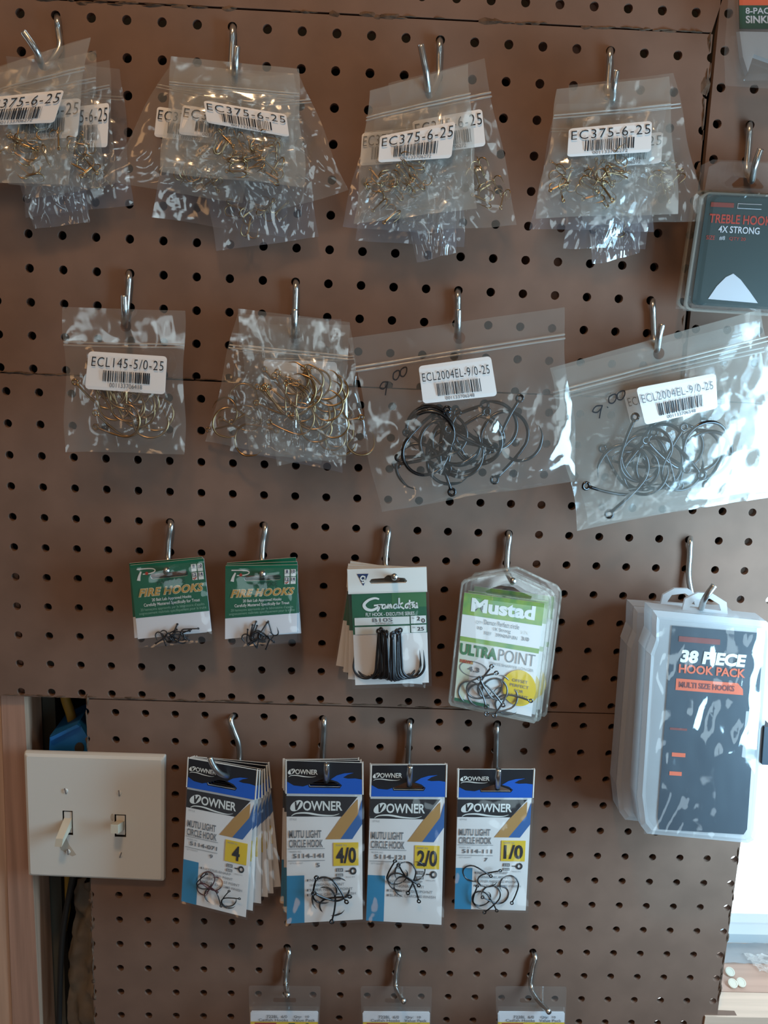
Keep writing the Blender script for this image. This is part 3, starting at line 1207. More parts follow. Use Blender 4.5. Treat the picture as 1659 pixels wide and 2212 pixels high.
clump('treble', fr[0][1], (.20, .65, .85, .92), 5, (-.001, .002), .0112, 14, 'small treble hook in the hindmost bag of the third top stack', HG)
# fourth stack
b = [
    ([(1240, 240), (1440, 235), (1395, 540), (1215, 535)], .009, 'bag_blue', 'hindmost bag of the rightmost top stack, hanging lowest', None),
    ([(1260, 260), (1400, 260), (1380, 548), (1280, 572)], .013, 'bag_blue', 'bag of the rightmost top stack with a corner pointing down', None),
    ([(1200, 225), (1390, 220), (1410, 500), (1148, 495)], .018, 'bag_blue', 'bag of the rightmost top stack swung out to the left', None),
    ([(1228, 185), (1454, 158), (1525, 478), (1262, 486)], .026, 'bag_film', 'second bag from the front in the rightmost top stack, reaching right',
     ([(1270, 300), (1432, 285), (1428, 352), (1268, 365)], 'EC375-6-25', CODE6, .0315, TB)),
    ([(1205, 192), (1442, 166), (1466, 462), (1157, 470)], .034, 'bag_cloudy', 'front bag of the rightmost top stack with nearly level sticker',
     ([(1229, 278), (1408, 261), (1406, 328), (1225, 339)], 'EC375-6-25', CODE6, .0405, TB)),
]
fr = []
for i, (q, d, m, lab, st) in enumerate(b):
    fr.append(zip_bag(q, d, lab, GR, 41 + i, m, None, .22, .004, st))
clump('treble', fr[4][1], (.06, .46, .86, .92), 22, (-.001, .003), .0112, 15, 'small bronze treble hook inside the front bag of the rightmost top stack', HG)
clump('treble', fr[3][1], (.50, .60, .92, .85), 6, (-.001, .002), .0112, 16, 'small bronze treble hook in the second bag of the rightmost top stack', HG)
clump('treble', fr[0][1], (.20, .65, .85, .92), 4, (-.001, .002), .0112, 17, 'small treble hook in the hindmost bag of the rightmost top stack', HG)

# second row
GR2 = 'clear zip bags of large hooks on the second row'
t, F = zip_bag([(137, 663), (398, 671), (399, 982), (142, 976)], .034, 'square clear bag hanging alone at left, white barcode sticker, bronze hooks', GR2, 51, 'bag_film', (.515, .115, .0042), .25, .006,
               ([(191.5, 758.5), (361, 770), (356.5, 852), (184, 840)], 'ECL145-5/0-25', '001133706418', .0415, {'t': (.055, .13, .965, .38), 'b': (.21, .47, .80, .76), 'c': (.30, .79, .71, .91)}), .01)
clump('wide_bronze', F, (.20, .46, .82, .84), 17, (-.001, .003), .0250, 18, 'bronze wide gap fish hook in the bag hanging alone at left', 'bronze hooks in the lone bag', ang=(-75, 20), tilt=.18)
b = [
    ([(515, 682), (740, 690), (738, 1018), (498, 975)], .010, 'bag_blue', 'hindmost bag in the stack of four small bags of bronze hooks', None),
    ([(512, 678), (700, 690), (692, 1000), (446, 956)], .017, 'bag_film', 'bag swung left in the stack of four small bags', None),
    ([(565, 700), (755, 702), (796, 976), (600, 1006)], .024, 'bag_film', 'bag swung right in the stack of four small bags', None),
    ([(517, 667), (753, 695), (748, 1002), (537, 978)], .034, 'bag_film', 'front bag in the stack of four, bronze hooks over a blank sticker',
     ([(569, 776), (728, 782), (728, 878), (573, 868)], None, '', .031)),
]
fr = []
for i, (q, d, m, lab, st) in enumerate(b):
    fr.append(zip_bag(q, d, lab, GR2, 61 + i, m, (.5, .16, .0042) if i == 3 else None, .26, .006, st))
clump('wide_bronze', fr[3][1], (.22, .36, .98, .84), 19, (.001, .005), .0250, 19, 'bronze wide gap fish hook in the front one of four small bags', 'bronze hooks in the stack of four bags', ang=(-80, 15), tilt=.18)
clump('wide_bronze', fr[1][1], (.05, .60, .45, .95), 5, (-.001, .003), .0245, 20, 'bronze fish hook in the left swung one of four small bags', 'bronze hooks in the stack of four bags')
clump('wide_bronze', fr[2][1], (.55, .70, .95, .95), 4, (-.001, .003), .0245, 21, 'bronze fish hook in the right swung one of four small bags', 'bronze hooks in the stack of four bags')


class OnFilm:
    def __init__(self, F, u0, v0, u1, v1, rise):
        self.F, self.b, self.rise = F, (u0, v0, u1, v1), rise
        self.W, self.H = F.W * (u1 - u0), F.H * (v1 - v0)

    def p(self, u, v, h=0.0):
        u0, v0, u1, v1 = self.b
        a, b = u0 + (u1 - u0) * u, v0 + (v1 - v0) * v - self.rise * u
        return self.F.p(a, b, self.F.film(a, b) + h + .0004)


def scrawl(t, F, h):
    """handwritten 9.00 on a bag"""
    mb = MB()
    w = .0010
    mb.stroke(F, [(.30, .42), (.14, .34), (.03, .52), (.14, .66), (.27, .52), (.30, .42), (.22, .72), (.16, 1.0)], w, h, 'ink')
    mb.stroke(F, [(.42, .62), (.44, .60)], w * 1.4, h, 'ink')
    for x in (.50, .74):
        mb.stroke(F, [(x + .14, .10), (x + .03, .14), (x - .01, .38), (x + .08, .50), (x + .19, .36), (x + .21, .14), (x + .10, .08)], w, h, 'ink')
    mb.build('handwriting', t)


L9 = {'t': (.03, .20, .95, .42), 'b': (.21, .51, .80, .84), 'c': (.31, .87, .70, .96), 'tilt': 0}
t, F7 = zip_bag([(757, 730), (1214, 664), (1248, 1038), (820, 1107)], .036, 'wide clear bag with crisp white sticker and handwritten price, left of two', GR2, 71, 'bag_film', (.505, .085, .0045), .175, .011,
                ([(904, 791), (1060, 769), (1074, 855), (914, 872)], 'ECL2004EL-9/0-25', '001133706548', .0455, L9), .01, 56, 48, belly=1.9)
scrawl(t, OnFilm(F7, .095, .235, .245, .345, .05), .0003)
clump('circle', F7, (.10, .56, .76, .80), 18, (-.001, .006), .035, 22, 'large black nickel fish hook in the crisp wide bag', 'large hooks in the crisp wide bag', tilt=.2)
t, F8b = zip_bag([(1195, 800), (1640, 690), (1700, 1070), (1268, 1135)], .014, 'wide clear bag behind the washed out one at the right edge', GR2, 72, 'bag_film', None, .175, .003,
                 ([(1345, 845), (1500, 815), (1510, 890), (1365, 925)], 'ECL2004EL-9/0-25', '001133706548', .0205, L9), .01)
t, F8 = zip_bag([(1184, 796), (1646, 667), (1722, 1052), (1248, 1146)], .032, 'wide clear bag at the right edge, pale sticker washed out by daylight', GR2, 73, 'bag_cloudy', (.505, .085, .0045), .165, .010,
                ([(1374, 838), (1546, 806), (1550, 882), (1394, 918)], 'ECL2004EL-9/0-25', '001133706548', .043, dict(L9, ink='ink_grey')), .01, 56, 48, belly=1.9)
scrawl(t, OnFilm(F8, .155, .25, .325, .36, .03), .0003)
clump('circle', F8, (.14, .56, .68, .80), 16, (-.001, .003), .036, 23, 'large black nickel fish hook in the washed out bag at the right edge', 'large hooks in the washed out bag', tilt=.2)

# ------------------------------------------------------------------ green packets
GG = 'green topped hook packets'


def sleeve(t, F, box, h, seed, m='sleeve', amp=.0009, nu=16, nv=22, bul=.0022):
    mb = MB()
    u0, v0, u1, v1 = box
    vs, fs = [], []
    for j in range(nv + 1):
        for i in range(nu + 1):
            a, b = i / nu, j / nv
            e = max(0, math.sin(math.pi * a) * math.sin(math.pi * b)) ** .5
            w = noise.noise(Vector((a * 3 + seed, b * 4, seed))) + .5 * noise.noise(Vector((a * 8 + b * 6, b * 9 - a * 4, seed)))
            vs.append(F.p(u0 + (u1 - u0) * a, v0 + (v1 - v0) * b, h + e * bul + amp * w))
    for j in range(nv):
        for i in range(nu):
            k = j * (nu + 1) + i
            fs.append([k, k + nu + 1, k + nu + 2, k + 1])
    mb.mesh(vs, fs, m)
    return mb.build('plastic_sleeve', t, smooth=True)


def green_packet(quad, d, label, seed, front=True):
    F = FP(quad, d)
    t = thing('hook_packet', F.p(.5, .15), label, 'hook packet', GG)
    slot = rr(.26, .125, .77, .188, .03, .03, 4)
    mb = MB()
    mb.prism(F, [rr(.0, .0, 1, .89, .004, .004, 1), slot], -.0008, 0, 'paper_cool')
    mb.poly(F, [[(0, 0), (1, 0), (1, .635), (0, .635)], slot], .0002, 'green_card')
    mb.build('printed_card', t).name = 'printed_card'
    card = t.children[0]
    if front:
        lt = MB()
        h = .0005
        # rod shaped P, its line and red bead
        lt.stroke(F, [(.085, .055), (.26, .058), (.325, .075), (.32, .10), (.27, .115), (.235, .118)], .0009, h, 'white_ink')
        lt.stroke(F, [(.14, .085), (.11, .14), (.095, .19)], .0022, h, 'white_ink', (.5, 1.3))
        lt.stroke(F, [(.16, .118), (.235, .118)], .0008, h, 'white_ink')
        lt.poly(F, ell(.215, .112, .022, .02, 10), h + .0002, 'red_ink')
        for (a, b, n, ck) in ((.82, .055, '8', 0), (.905, .055, '10', 0), (.82, .155, '12', 1), (.905, .155, '14', 0)):
            lt.rect(F, a, b, a + .07, b + .09, h, 'white_ink')
            text(lt, F, n, (a + .008 + (.012 if n == '8' else 0), b + .006, a + .062 - (.012 if n == '8' else 0), b + .044), h + .0002, 'navy_ink', .02)
            lt.rect(F, a + .002, b + .046, a + .068, b + .052, h + .0002, 'ink_pale')
            if ck:
                lt.stroke(F, [(a + .012, b + .065), (a + .028, b + .082)], .0007, h + .0003, 'red_ink')
                lt.stroke(F, [(a + .028, b + .082), (a + .058, b + .055)], .0007, h + .0003, 'red_ink')
        text(lt, F, 'PAUTZKE', (.34, .205, .72, .265), h, 'green_dark', .01)
        for k, (bo, mm, e) in enumerate(((.065, 'cream_ink', 0), (.022, 'orange_ink', .0))):
            g = .0065 if k else 0
            text(lt, F, 'FIRE HOOKS', (.07 + g, .285 + g, .965 - g, .39 - g), h + .0002 * k, mm, bo, .32, 1.10)
        text(lt, F, '20 Bait Lab Approved Hooks', (.245, .415, .78, .462), h, 'white_ink', .012)
        text(lt, F, 'Carefully Mastered Specifically for Trout', (.13, .468, .89, .517), h, 'white_ink', .012)
        text(lt, F, "20 hame\u00e7ons approuv\u00e9s par le laboratoire d'app\u00e2ts", (.08, .524, .945, .566), h, 'green_pale')
        text(lt, F, 'soigneusement ma\u00eetris\u00e9s sp\u00e9cifiquement pour la truite', (.055, .568, .965, .61), h, 'green_pale')
        lt.build('lettering', card)
    sleeve(t, F, (0, .03, 1.005, 1), .0014, seed)
    return t, F


green_packet([(279, 1217), (437, 1203), (448, 1386), (292, 1398)], .022, 'green topped packet half hidden at the back of the left pair', 81, False)
t, F = green_packet([(281, 1221), (440, 1206), (459, 1383), (300, 1400)], .030, 'green topped packet in front of the left pair, tilted to the right', 82)
clump('tiny', F, (.18, .80, .74, .97), 13, (.0012, .003), .0076, 24, 'tiny black fish hook in the tilted green packet at left', 'tiny hooks in the left green packet', tilt=.3)
green_packet([(490, 1216), (639, 1204), (652, 1388), (500, 1396)], .014, 'hindmost green topped packet of the right stack, right edge showing', 83, False)
green_packet([(489, 1219), (642, 1213), (648, 1386), (494, 1398)], .022, 'middle green topped packet of the right stack', 84, False)
t, F = green_packet([(487, 1222), (643, 1220), (641, 1383), (486, 1400)], .030, 'front green topped packet of the right stack, hanging level', 85)
clump('tiny', F, (.24, .80, .82, .97), 13, (.0012, .003), .0076, 25, 'tiny black fish hook in the level green packet', 'tiny hooks in the right green packet', tilt=.3)

# ------------------------------------------------------------------ silver topped packets
GS = 'silver topped packets of fly hooks'


def fly_packet(quad, d, label, seed, front=True):
    F = FP(quad, d)
    t = thing('hook_packet', F.p(.5, .12), label, 'hook packet', GS)
    slot = [(.27, .11), (.30, .085), (.46, .08), (.50, .058), (.60, .058), (.64, .08), (.72, .085), (.75, .11), (.73, .125), (.29, .125)]
    hd = MB()
    hd.prism(F, [[(0, 0), (1, 0), (1, .205), (0, .205)], slot], -.0012, .0012, 'paper_silver')
    ho = hd.build('header_card', t)
    mb = MB()
    mb.prism(F, [(.04, .20), (.985, .20), (.985, .985), (.04, .985)], -.0006, 0, 'paper')
    mb.rect(F, .04, .205, .985, .55, .0002, 'forest')
    mb.rect(F, .55, .205, .985, .33, .0003, 'forest_light')
    co = mb.build('printed_card', t)
    if front:
        lt = MB()
        lt.poly(F, [(.12, .04), (.265, .04), (.195, .14)], .0015, 'navy_ink')
        lt.stroke(F, [(.225, .068), (.19, .058), (.165, .075), (.185, .092), (.215, .085), (.218, .07), (.215, .098), (.195, .112), (.178, .104)], .0011, .0018, 'white_ink')
        lt.build('emblem', ho)
        lt = MB()
        h = .0006
        G = F.sub(.18, .245, .87, .36)
        s = lambda pts, w=.0013, tp=(1, 1): lt.stroke(G, pts, w, h, 'white_ink', tp)
        s([(.30, .10), (.22, .02), (.10, .16), (.02, .48), (.06, .78), (.16, .88), (.26, .72), (.31, .52)], .0022, (.6, 1.2, .8))
        s([(.20, .55), (.30, .52), (.36, .50)], .0014)
        s([(.31, .50), (.29, .78), (.26, .98)], .0014)
        for x in (.36, .572, .785):
            s([(x + .055, .52), (x + .01, .52), (x - .01, .72), (x + .025, .80), (x + .06, .60), (x + .06, .80)], .0012)
        s([(.45, .80), (.46, .52), (.475, .56), (.485, .78), (.50, .52), (.515, .56), (.53, .80)], .0012)
        s([(.668, .05), (.662, .82)], .0014)
        s([(.735, .40), (.672, .60), (.755, .86)], .0013)
        
        s([(.86, .22), (.855, .78), (.875, .80)], .0013)
        s([(.82, .46), (.95, .38)], .0011)
        s([(.93, .50), (.90, .56), (.925, .68), (.90, .80)], .0011)
        s([(.945, .52), (.945, .76), (.975, .78), (.985, .52)], .0011)
        s([(.985, .42), (.995, .72), (1.0, .84)], .0013)
        text(lt, F, 'FLY HOOK - EXECUTIVE SERIES', (.21, .368, .83, .398), h, 'white_ink', .012)
        for (a, b, c, e) in ((.065, .408, .765, .472), (.78, .405, .975, .470), (.065, .486, .765, .548), (.78, .482, .975, .545)):
            lt.rect(F, a, b, c, e, h, 'white_ink')
        text(lt, F, 'B10S', (.29, .415, .55, .447), h + .0002, 'ink_grey', .02)
        text(lt, F, 'STINGER', (.33, .452, .56, .467), h + .0002, 'ink_pale')
        text(lt, F, 'No.', (.795, .415, .83, .43), h + .0002, 'ink_grey')
        text(lt, F, '2', (.855, .412, .90, .445), h + .0002, 'ink', .015)
        text(lt, F, '0', (.915, .428, .96, .465), h + .0002, 'ink', .015)
        text(lt, F, 'Qty', (.795, .495, .835, .51), h + .0002, 'ink_grey')
        text(lt, F, '25', (.86, .500, .945, .532), h + .0002, 'ink', .015)
        lt.build('lettering', co)
    sleeve(t, F, (0, .19, 1.02, 1.01), .0016, seed)
    return t, F


fly_packet([(757, 1212), (860, 1228), (830, 1460), (721, 1440)], .010, 'hindmost silver topped packet, swung left with its dark green edge showing', 91, False)
fly_packet([(752, 1218), (905, 1226), (890, 1476), (735, 1454)], .016, 'second silver topped packet from the back, swung left', 92, False)
fly_packet([(751, 1224), (915, 1226), (915, 1482), (745, 1470)], .023, 'silver topped packet directly behind the front one', 93, False)
t, F = fly_packet([(750, 1229), (921, 1224), (929, 1478), (761, 1484)], .031, 'front silver topped packet with a row of dark long shank hooks', 94)
rnd = random.Random(4)
for i in range(15):
    a = i / 14
    put_hook('fly', F, .19 + .58 * a, .815 - .010 * math.sin(a * 7) + rnd.uniform(-.006, .006), .002 + .0002 * i, .0235, rnd.uniform(-3, 3) + (8 if i < 2 else 0), (rnd.uniform(-.05, .05), 2.95 - 2.75 * min(1, a) + rnd.uniform(-.1, .1)),
             'dark long shank fish hook in the row inside the silver topped packet', 'row of hooks in the silver topped packet')

# ------------------------------------------------------------------ lime green blister packs
GM = 'lime green blister packs'


def lime_pack(dq, d, label, seed, front=True):
    def sh(q):
        return (q[0] + dq[0], q[1] + dq[1])
    quad = [sh(q) for q in ((1003, 1280), (1176, 1303), (1148, 1548), (981, 1513))]
    F = FP(quad, d)
    t = thing('blister_pack', F.p(.5, -.12), label, 'blister pack', GM)
    outl = [(.50, -.215), (.60, -.195), (1.02, -.10), (1.075, -.06), (1.085, 0), (1.07, 1.02), (1.04, 1.05), (-.04, 1.05), (-.07, 1.02), (-.05, 0), (-.045, -.08), (-.01, -.115), (.40, -.20)]
    slot = [(.26, -.035), (.36, -.075), (.44, -.10), (.60, -.10), (.70, -.065), (.84, -.04), (.83, -.012), (.28, -.012)]
    mb = MB()
    mb.prism(F, [(0, 0), (1, 0), (1, 1), (0, 1)], -.0006, 0, 'paper')
    mb.rect(F, 0, 0, 1, .195, .0002, 'lime')
    mb.rect(F, 0, .395, 1, .437, .0002, 'lime')
    mb.poly(F, [(0, .437), (.45, .437), (.18, .62), (.12, 1), (0, 1)], .0002, 'lime_pale')
    mb.rect(F, 0, .97, .45, 1, .0003, 'forest')
    co = mb.build('printed_card', t)
    if front:
        lt = MB()
        h = .0005
        text(lt, F, 'Mustad', (.10, .035, .90, .158), h, 'white_ink', .045)
        text(lt, F, 'Demon Perfect circle', (.28, .212, .72, .255), h, 'ink_grey')
        text(lt, F, '1X Strong', (.40, .268, .62, .308), h, 'ink_grey')
        text(lt, F, 'REF', (.30, .317, .385, .345), h, 'ink_pale')
        text(lt, F, '39940NP-BN', (.44, .318, .71, .348), h, 'ink_grey')
        text(lt, F, 'QTY', (.18, .232, .265, .262), h, 'ink_pale')
        text(lt, F, '10', (.205, .28, .265, .310), h, 'ink_grey', .01)
        text(lt, F, 'SIZE', (.755, .262, .85, .288), h, 'paper_silver')
        text(lt, F, '3/0', (.765, .312, .86, .345), h, 'ink_grey', .01)
        text(lt, F, 'ULTRA', (.01, .455, .485, .560), h, 'forest_light', .05)
        text(lt, F, 'POINT', (.505, .452, .965, .558), h, 'ink_grey', -.012)
        text(lt, F, 'STAYS SHARPER LONGER', (.40, .580, .96, .605), h, 'ink_pale')
        lt.poly(F, [ell(.205, .675, .18, .072), ell(.205, .675, .168, .066)], h, 'ink_grey')
        text(lt, F, 'NEW', (.03, .602, .17, .632), h + .0002, 'red_ink', .02)
        lt.rect(F, .03, .604, .19, .634, h, 'gold_ink')
        text(lt, F, '4.3', (.13, .655, .28, .700), h, 'ink_grey', .03)
        text(lt, F, '10 BARBED HOOKS', (.14, .955, .45, .967), h, 'ink_pale')
        lt.build('lettering', co)
        st = MB()
        st.prism(F, ell(.80, .765, .215, .160, 36), .0008, .0012, 'yellow_ink')
        so = st.build('round_sticker', t)
        lt = MB()
        for k, (s_, w_) in enumerate((('OFFSET', .20), ('PERFECT', .24), ('FOR', .11), ('LIVE BAIT', .25))):
            text(lt, F, s_, (.80 - w_ / 2, .688 + .045 * k, .80 + w_ / 2, .714 + .045 * k), .0015, 'ink_grey')
        lt.build('lettering', so)
    else:
        mb = MB()
        mb.prism(F, ell(.80, .765, .215, .160, 24), .0008, .0012, 'yellow_ink')
        mb.build('round_sticker', t)
    bl = MB()
    bl.prism(F, [outl, slot], -.0016, -.0010, 'blister')
    big = [(-.05, -.02), (1.05, -.02), (1.05, 1.035), (-.05, 1.035)]
    a = rr(-.055, -.005, 1.06, 1.035, .03, .02, 4)
    b = rr(-.025, .02, 1.03, 1.01, .05, .035, 4)
    bl.loft(F, [(a, -.001), (b, .0055)], 'blister', cap0=False)
    ed = MB()
    bl.build('shell', t)
    ed.prism(F, [outl, [(.5 + (u - .5) * .965, .42 + (v - .42) * .975) for u, v in outl]], -.0018, .0012, 'blister_edge')
    ed.poly(F, [[(.50, -.20), (1.0, -.10), (1.03, -.03), (-.01, -.03), (0, -.10)], ][0], .0002, 'blister_edge') if False else None
    ed.build('rim', t)
    return t, F


lime_pack((22, -14), .012, 'hindmost lime green blister pack, right edge showing', 101, False)
lime_pack((9, -4), .020, 'middle lime green blister pack', 102, False)
t, F = lime_pack((0, 0), .031, 'front lime green blister pack with round yellow sticker', 103)
for (u, v, an, sz) in ((.30, .80, 60, .021), (.40, .78, 20, .021), (.52, .85, 200, .021), (.62, .90, 250, .021), (.36, .88, 130, .021), (.70, .90, 95, .020), (.50, .80, 320, .021), (.22, .88, 150, .019)):
    put_hook('circle_grey', F, u, v, .003, sz, an, (.1, .2), 'grey circle fish hook inside the front lime green pack', 'hooks in the lime green pack')

# ------------------------------------------------------------------ blue topped packets
GO = 'blue topped hook packets'


def wave(F, lt, h, mm):
    pass


def blue_logo(mb, F, box, h, m):
    """slanted oval with a pen tip, the name, and a swoosh below"""
    u0, v0, u1, v1 = box
    G = F.sub(u0, v0, u1, v1)
    e = [(.11 + .11 * math.cos(a) + .055 * math.sin(a) * -1, .36 + .34 * math.sin(a)) for a in [2 * math.pi * k / 24 for k in range(24)]]
    sl = [(.075, .12), (.105, .10), (.115, .36), (.17, .10), (.195, .13), (.12, .62), (.085, .62)]
    mb.poly(G, [e, sl], h, m)
    text(mb, G, 'OWNER', (.235, .06, .99, .66), h, m, .022, 0, .98)
    mb.stroke(G, [(.01, .98), (.10, .83), (.30, .80), (.55, .92), (.80, .95), (.93, .84)], .0011 * (G.W / .035), h, m, (.3, 1.3, .2))


def blue_packet(quad, d, label, seed, front=True, num='1/0', model='5114-111', qty='7', pack=0):
    F = FP(quad, d)
    t = thing('hook_packet', F.p(.5, .1), label, 'hook packet', GO)
    slot = [(.30, .138), (.40, .118), (.47, .105), (.53, .105), (.60, .118), (.71, .138), (.70, .150), (.31, .150)]
    hd = MB()
    hd.prism(F, [[(0, 0), (1, 0), (1, .195), (0, .195)], slot], .0014, .0018, 'paper_edge')
    hd.prism(F, [(-.006, .0), (.008, 0), (.008, .195), (-.006, .195)], .0, .0021, 'paper_edge')
    hd.prism(F, [(.992, .0), (1.006, 0), (1.006, .195), (.992, .195)], .0, .0021, 'paper_edge')
    hd.poly(F, [[(.012, .002), (.985, .002), (.985, .193), (.012, .193)], slot], .0020, 'black_card')
    hd.poly(F, [(.012, .122), (.10, .145), (.22, .15), (.285, .140), (.30, .156), (.70, .157), (.725, .139), (.67, .118), (.58, .105), (.66, .080), (.76, .066), (.88, .062), (.80, .074), (.74, .092), (.80, .098), (.90, .096), (.985, .102), (.985, .193), (.012, .193)], .0022, 'blue_card')
    ho = hd.build('header_card', t)
    mb = MB()
    mb.prism(F, [(0.005, .195), (.985, .195), (.985, 1), (0.005, 1)], -.0005, 0, 'paper')
    h = .0002
    mb.poly(F, [(.005, .215), (.93, .215), (.72, .338), (.005, .338)], h, 'black_card')
    mb.poly(F, [(.93, .23), (.93, .325), (.70, .478), (.51, .478), (.72, .338)], h * 1.5, 'gold_ink')
    mb.poly(F, [(.93, .325), (.985, .23), (.985, .385), (.855, .478), (.70, .478)], h * 1.5, 'stripe_blue')
    mb.rect(F, .005, .700, .232, 1, h, 'cyan_card')
    co = mb.build('printed_card', t)
    sz = MB()
    sz.prism(F, [(.61, .50), (.935, .50), (.935, .645), (.61, .645)], .0002, .0005, 'yellow_ink')
    so = sz.build('size_label', t)
    if front:
        lt = MB()
        blue_logo(lt, F, (.03, .045, .415, .095), .0024, 'white_ink')
        lt.build('lettering', ho)
        lt = MB()
        h = .0005
        blue_logo(lt, F, (.06, .236, .735, .335), h, 'white_ink')
        text(lt, F, 'STYLE', (.045, .348, .135, .360), h, 'ink_pale')
        text(lt, F, 'MUTU LIGHT', (.035, .420, .455, .468), h, 'ink_grey', .02)
        text(lt, F, 'CIRCLE HOOK', (.035, .478, .475, .526), h, 'ink_grey', .02)
        for v in (.532, .606):
            lt.rect(F, .02, v, .50, v + .0035, h, 'ink_pale')
        text(lt, F, 'MODEL NO.', (.045, .546, .20, .557), h, 'ink_pale')
        text(lt, F, model, (.085, .564, .49, .592), h, 'ink_grey', .025)
        text(lt, F, 'QTY./QUANT', (.045, .618, .215, .629), h, 'ink_pale')
        text(lt, F, qty, (.385, .624, .435, .650), h, 'ink_grey', .02)
        for k, s_ in enumerate((u'\u25a0NEEDLE-SHARP', 'HANGNAIL POINT', u'\u25a0SUPER NEEDLE POINT', u'\u25a0BLACK CHROME FINISH')):
            vv = .722 + .031 * k
            s2 = s_.replace(u'\u25a0', '')
            if s2 != s_:
                lt.rect(F, .265, vv + .002, .285, vv + .016, h, 'ink_grey')
            text(lt, F, s2, (.30 if k != 1 else .32, vv, {0: .72, 1: .75, 2: .86, 3: .90}[k], vv + .017), h, 'ink_pale', .01)
        lt.rect(F, .645, .660, .735, .683, h, 'ink_grey')
        text(lt, F, '2.5X', (.655, .664, .725, .679), h + .0002, 'paper')
        lt.rect(F, .645, .694, .735, .712, h, 'ink_grey')
        text(lt, F, 'BARB', (.655, .697, .725, .709), h + .0002, 'paper')
        lt.poly(F, [ell(.865, .680, .045, .0235, 18), ell(.865, .680, .022, .0115, 18)], h, 'ink')
        lt.rect(F, .765, .6765, .83, .6835, h, 'ink')
        text(lt, F, 'RING EYE', (.775, .714, .89, .722), h, 'ink_pale')
        lt.build('lettering', co)
        lt = MB()
        text(lt, F, 'SIZE N', (.64, .509, .78, .519), .0008, 'ink_pale')
        b_ = (.715, .528, .83, .628) if len(num) == 1 else (.645, .528, .905, .628)
        text(lt, F, num, b_, .0008, 'ink', .03)
        lt.build('size_number', so)
    sleeve(t, F, (-.01, .19, 1.012, 1.012), .0011, seed, amp=.0010, bul=.0024)
    return t, F


# fanned stack
for i, (q, d, lab) in enumerate((
        ([(425, 1632), (581, 1646), (609, 1915), (460, 1925)], .008, 'hindmost blue topped packet of the fanned stack, swung farthest right'),
        ([(420, 1632), (577, 1652), (593, 1930), (445, 1925)], .0125, 'fifth packet from the front in the fanned blue topped stack'),
        ([(417, 1633), (572, 1660), (581, 1938), (430, 1925)], .017, 'fourth packet from the front in the fanned blue topped stack'),
        ([(414, 1634), (567, 1663), (566, 1952), (418, 1932)], .0215, 'third packet from the front in the fanned blue topped stack'),
        ([(411, 1635), (562, 1662), (548, 1968), (404, 1938)], .026, 'second packet from the front in the fanned blue topped stack'))):
    blue_packet(q, d, lab, 110 + i, False)
t, F = blue_packet([(407, 1635), (557, 1661), (533, 1982), (391, 1946)], .034, 'front packet of the fanned blue topped stack, size 4', 116, True, '4', '5114-071', '9')
HB = 'circle hooks in the blue topped packets'
for (u, v, an, k) in ((.32, .82, 30, 'circle'), (.40, .80, 200, 'circle_red'), (.36, .86, 110, 'circle_red'), (.47, .82, 300, 'circle_red'), (.48, .90, 150, 'circle'), (.70, .90, 20, 'circle'), (.72, .91, 75, 'circle')):
    put_hook(k, F, u, v, .0022, .0125, an, (.15, .2), 'small circle fish hook inside the front size 4 packet', HB)
blue_packet([(612, 1638), (775, 1636), (765, 1970), (606, 1946)], .012, 'hindmost packet of the second blue topped stack, peeping out left', 117, False)
blue_packet([(614, 1638), (780, 1640), (776, 1978), (612, 1970)], .022, 'packet behind the size 4/0 front one in the second stack', 118, False)
t, F = blue_packet([(618, 1640), (784, 1645), (786, 1986), (619, 1995)], .032, 'front packet of the second blue topped stack, size 4/0', 119, True, '4/0', '5114-141', '5')
for (u, v, an) in ((.46, .80, 10), (.52, .86, 190), (.62, .80, 300), (.60, .88, 80), (.56, .78, 150)):
    put_hook('circle', F, u, v, .0024, .0215, an, (.15, .2), 'medium circle fish hook inside the front size 4/0 packet', HB)
blue_packet([(800, 1648), (962, 1648), (950, 1990), (792, 1980)], .020, 'packet behind the size 2/0 front one in the third stack', 120, False)
t, F = blue_packet([(802, 1650), (965, 1649), (956, 1998), (790, 1988)], .031, 'front packet of the third blue topped stack, size 2/0', 121, True, '2/0', '5114-121', '5')
for (u, v, an) in ((.36, .68, 20), (.52, .68, 200), (.58, .66, 330), (.44, .72, 120), (.52, .76, 160)):
    put_hook('circle', F, u, v, .0024, .0185, an, (.15, .2), 'medium circle fish hook inside the front size 2/0 packet', HB)
blue_packet([(988, 1660), (1150, 1660), (1134, 1962), (982, 1960)], .020, 'packet behind the size 1/0 front one in the fourth stack', 122, False)
t, F = blue_packet([(990, 1659), (1154, 1659), (1138, 1967), (981, 1963)], .031, 'front packet of the fourth blue topped stack, size 1/0', 123, True, '1/0', '5114-111', '7')
for (u, v, an) in ((.26, .72, 120), (.44, .76, 70), (.76, .82, 200), (.34, .90, 10), (.50, .90, 230), (.58, .89, 300), (.40, .92, 150)):
    put_hook('circle', F, u, v, .0024, .0165, an, (.15, .2), 'medium circle fish hook inside the front size 1/0 packet', HB)

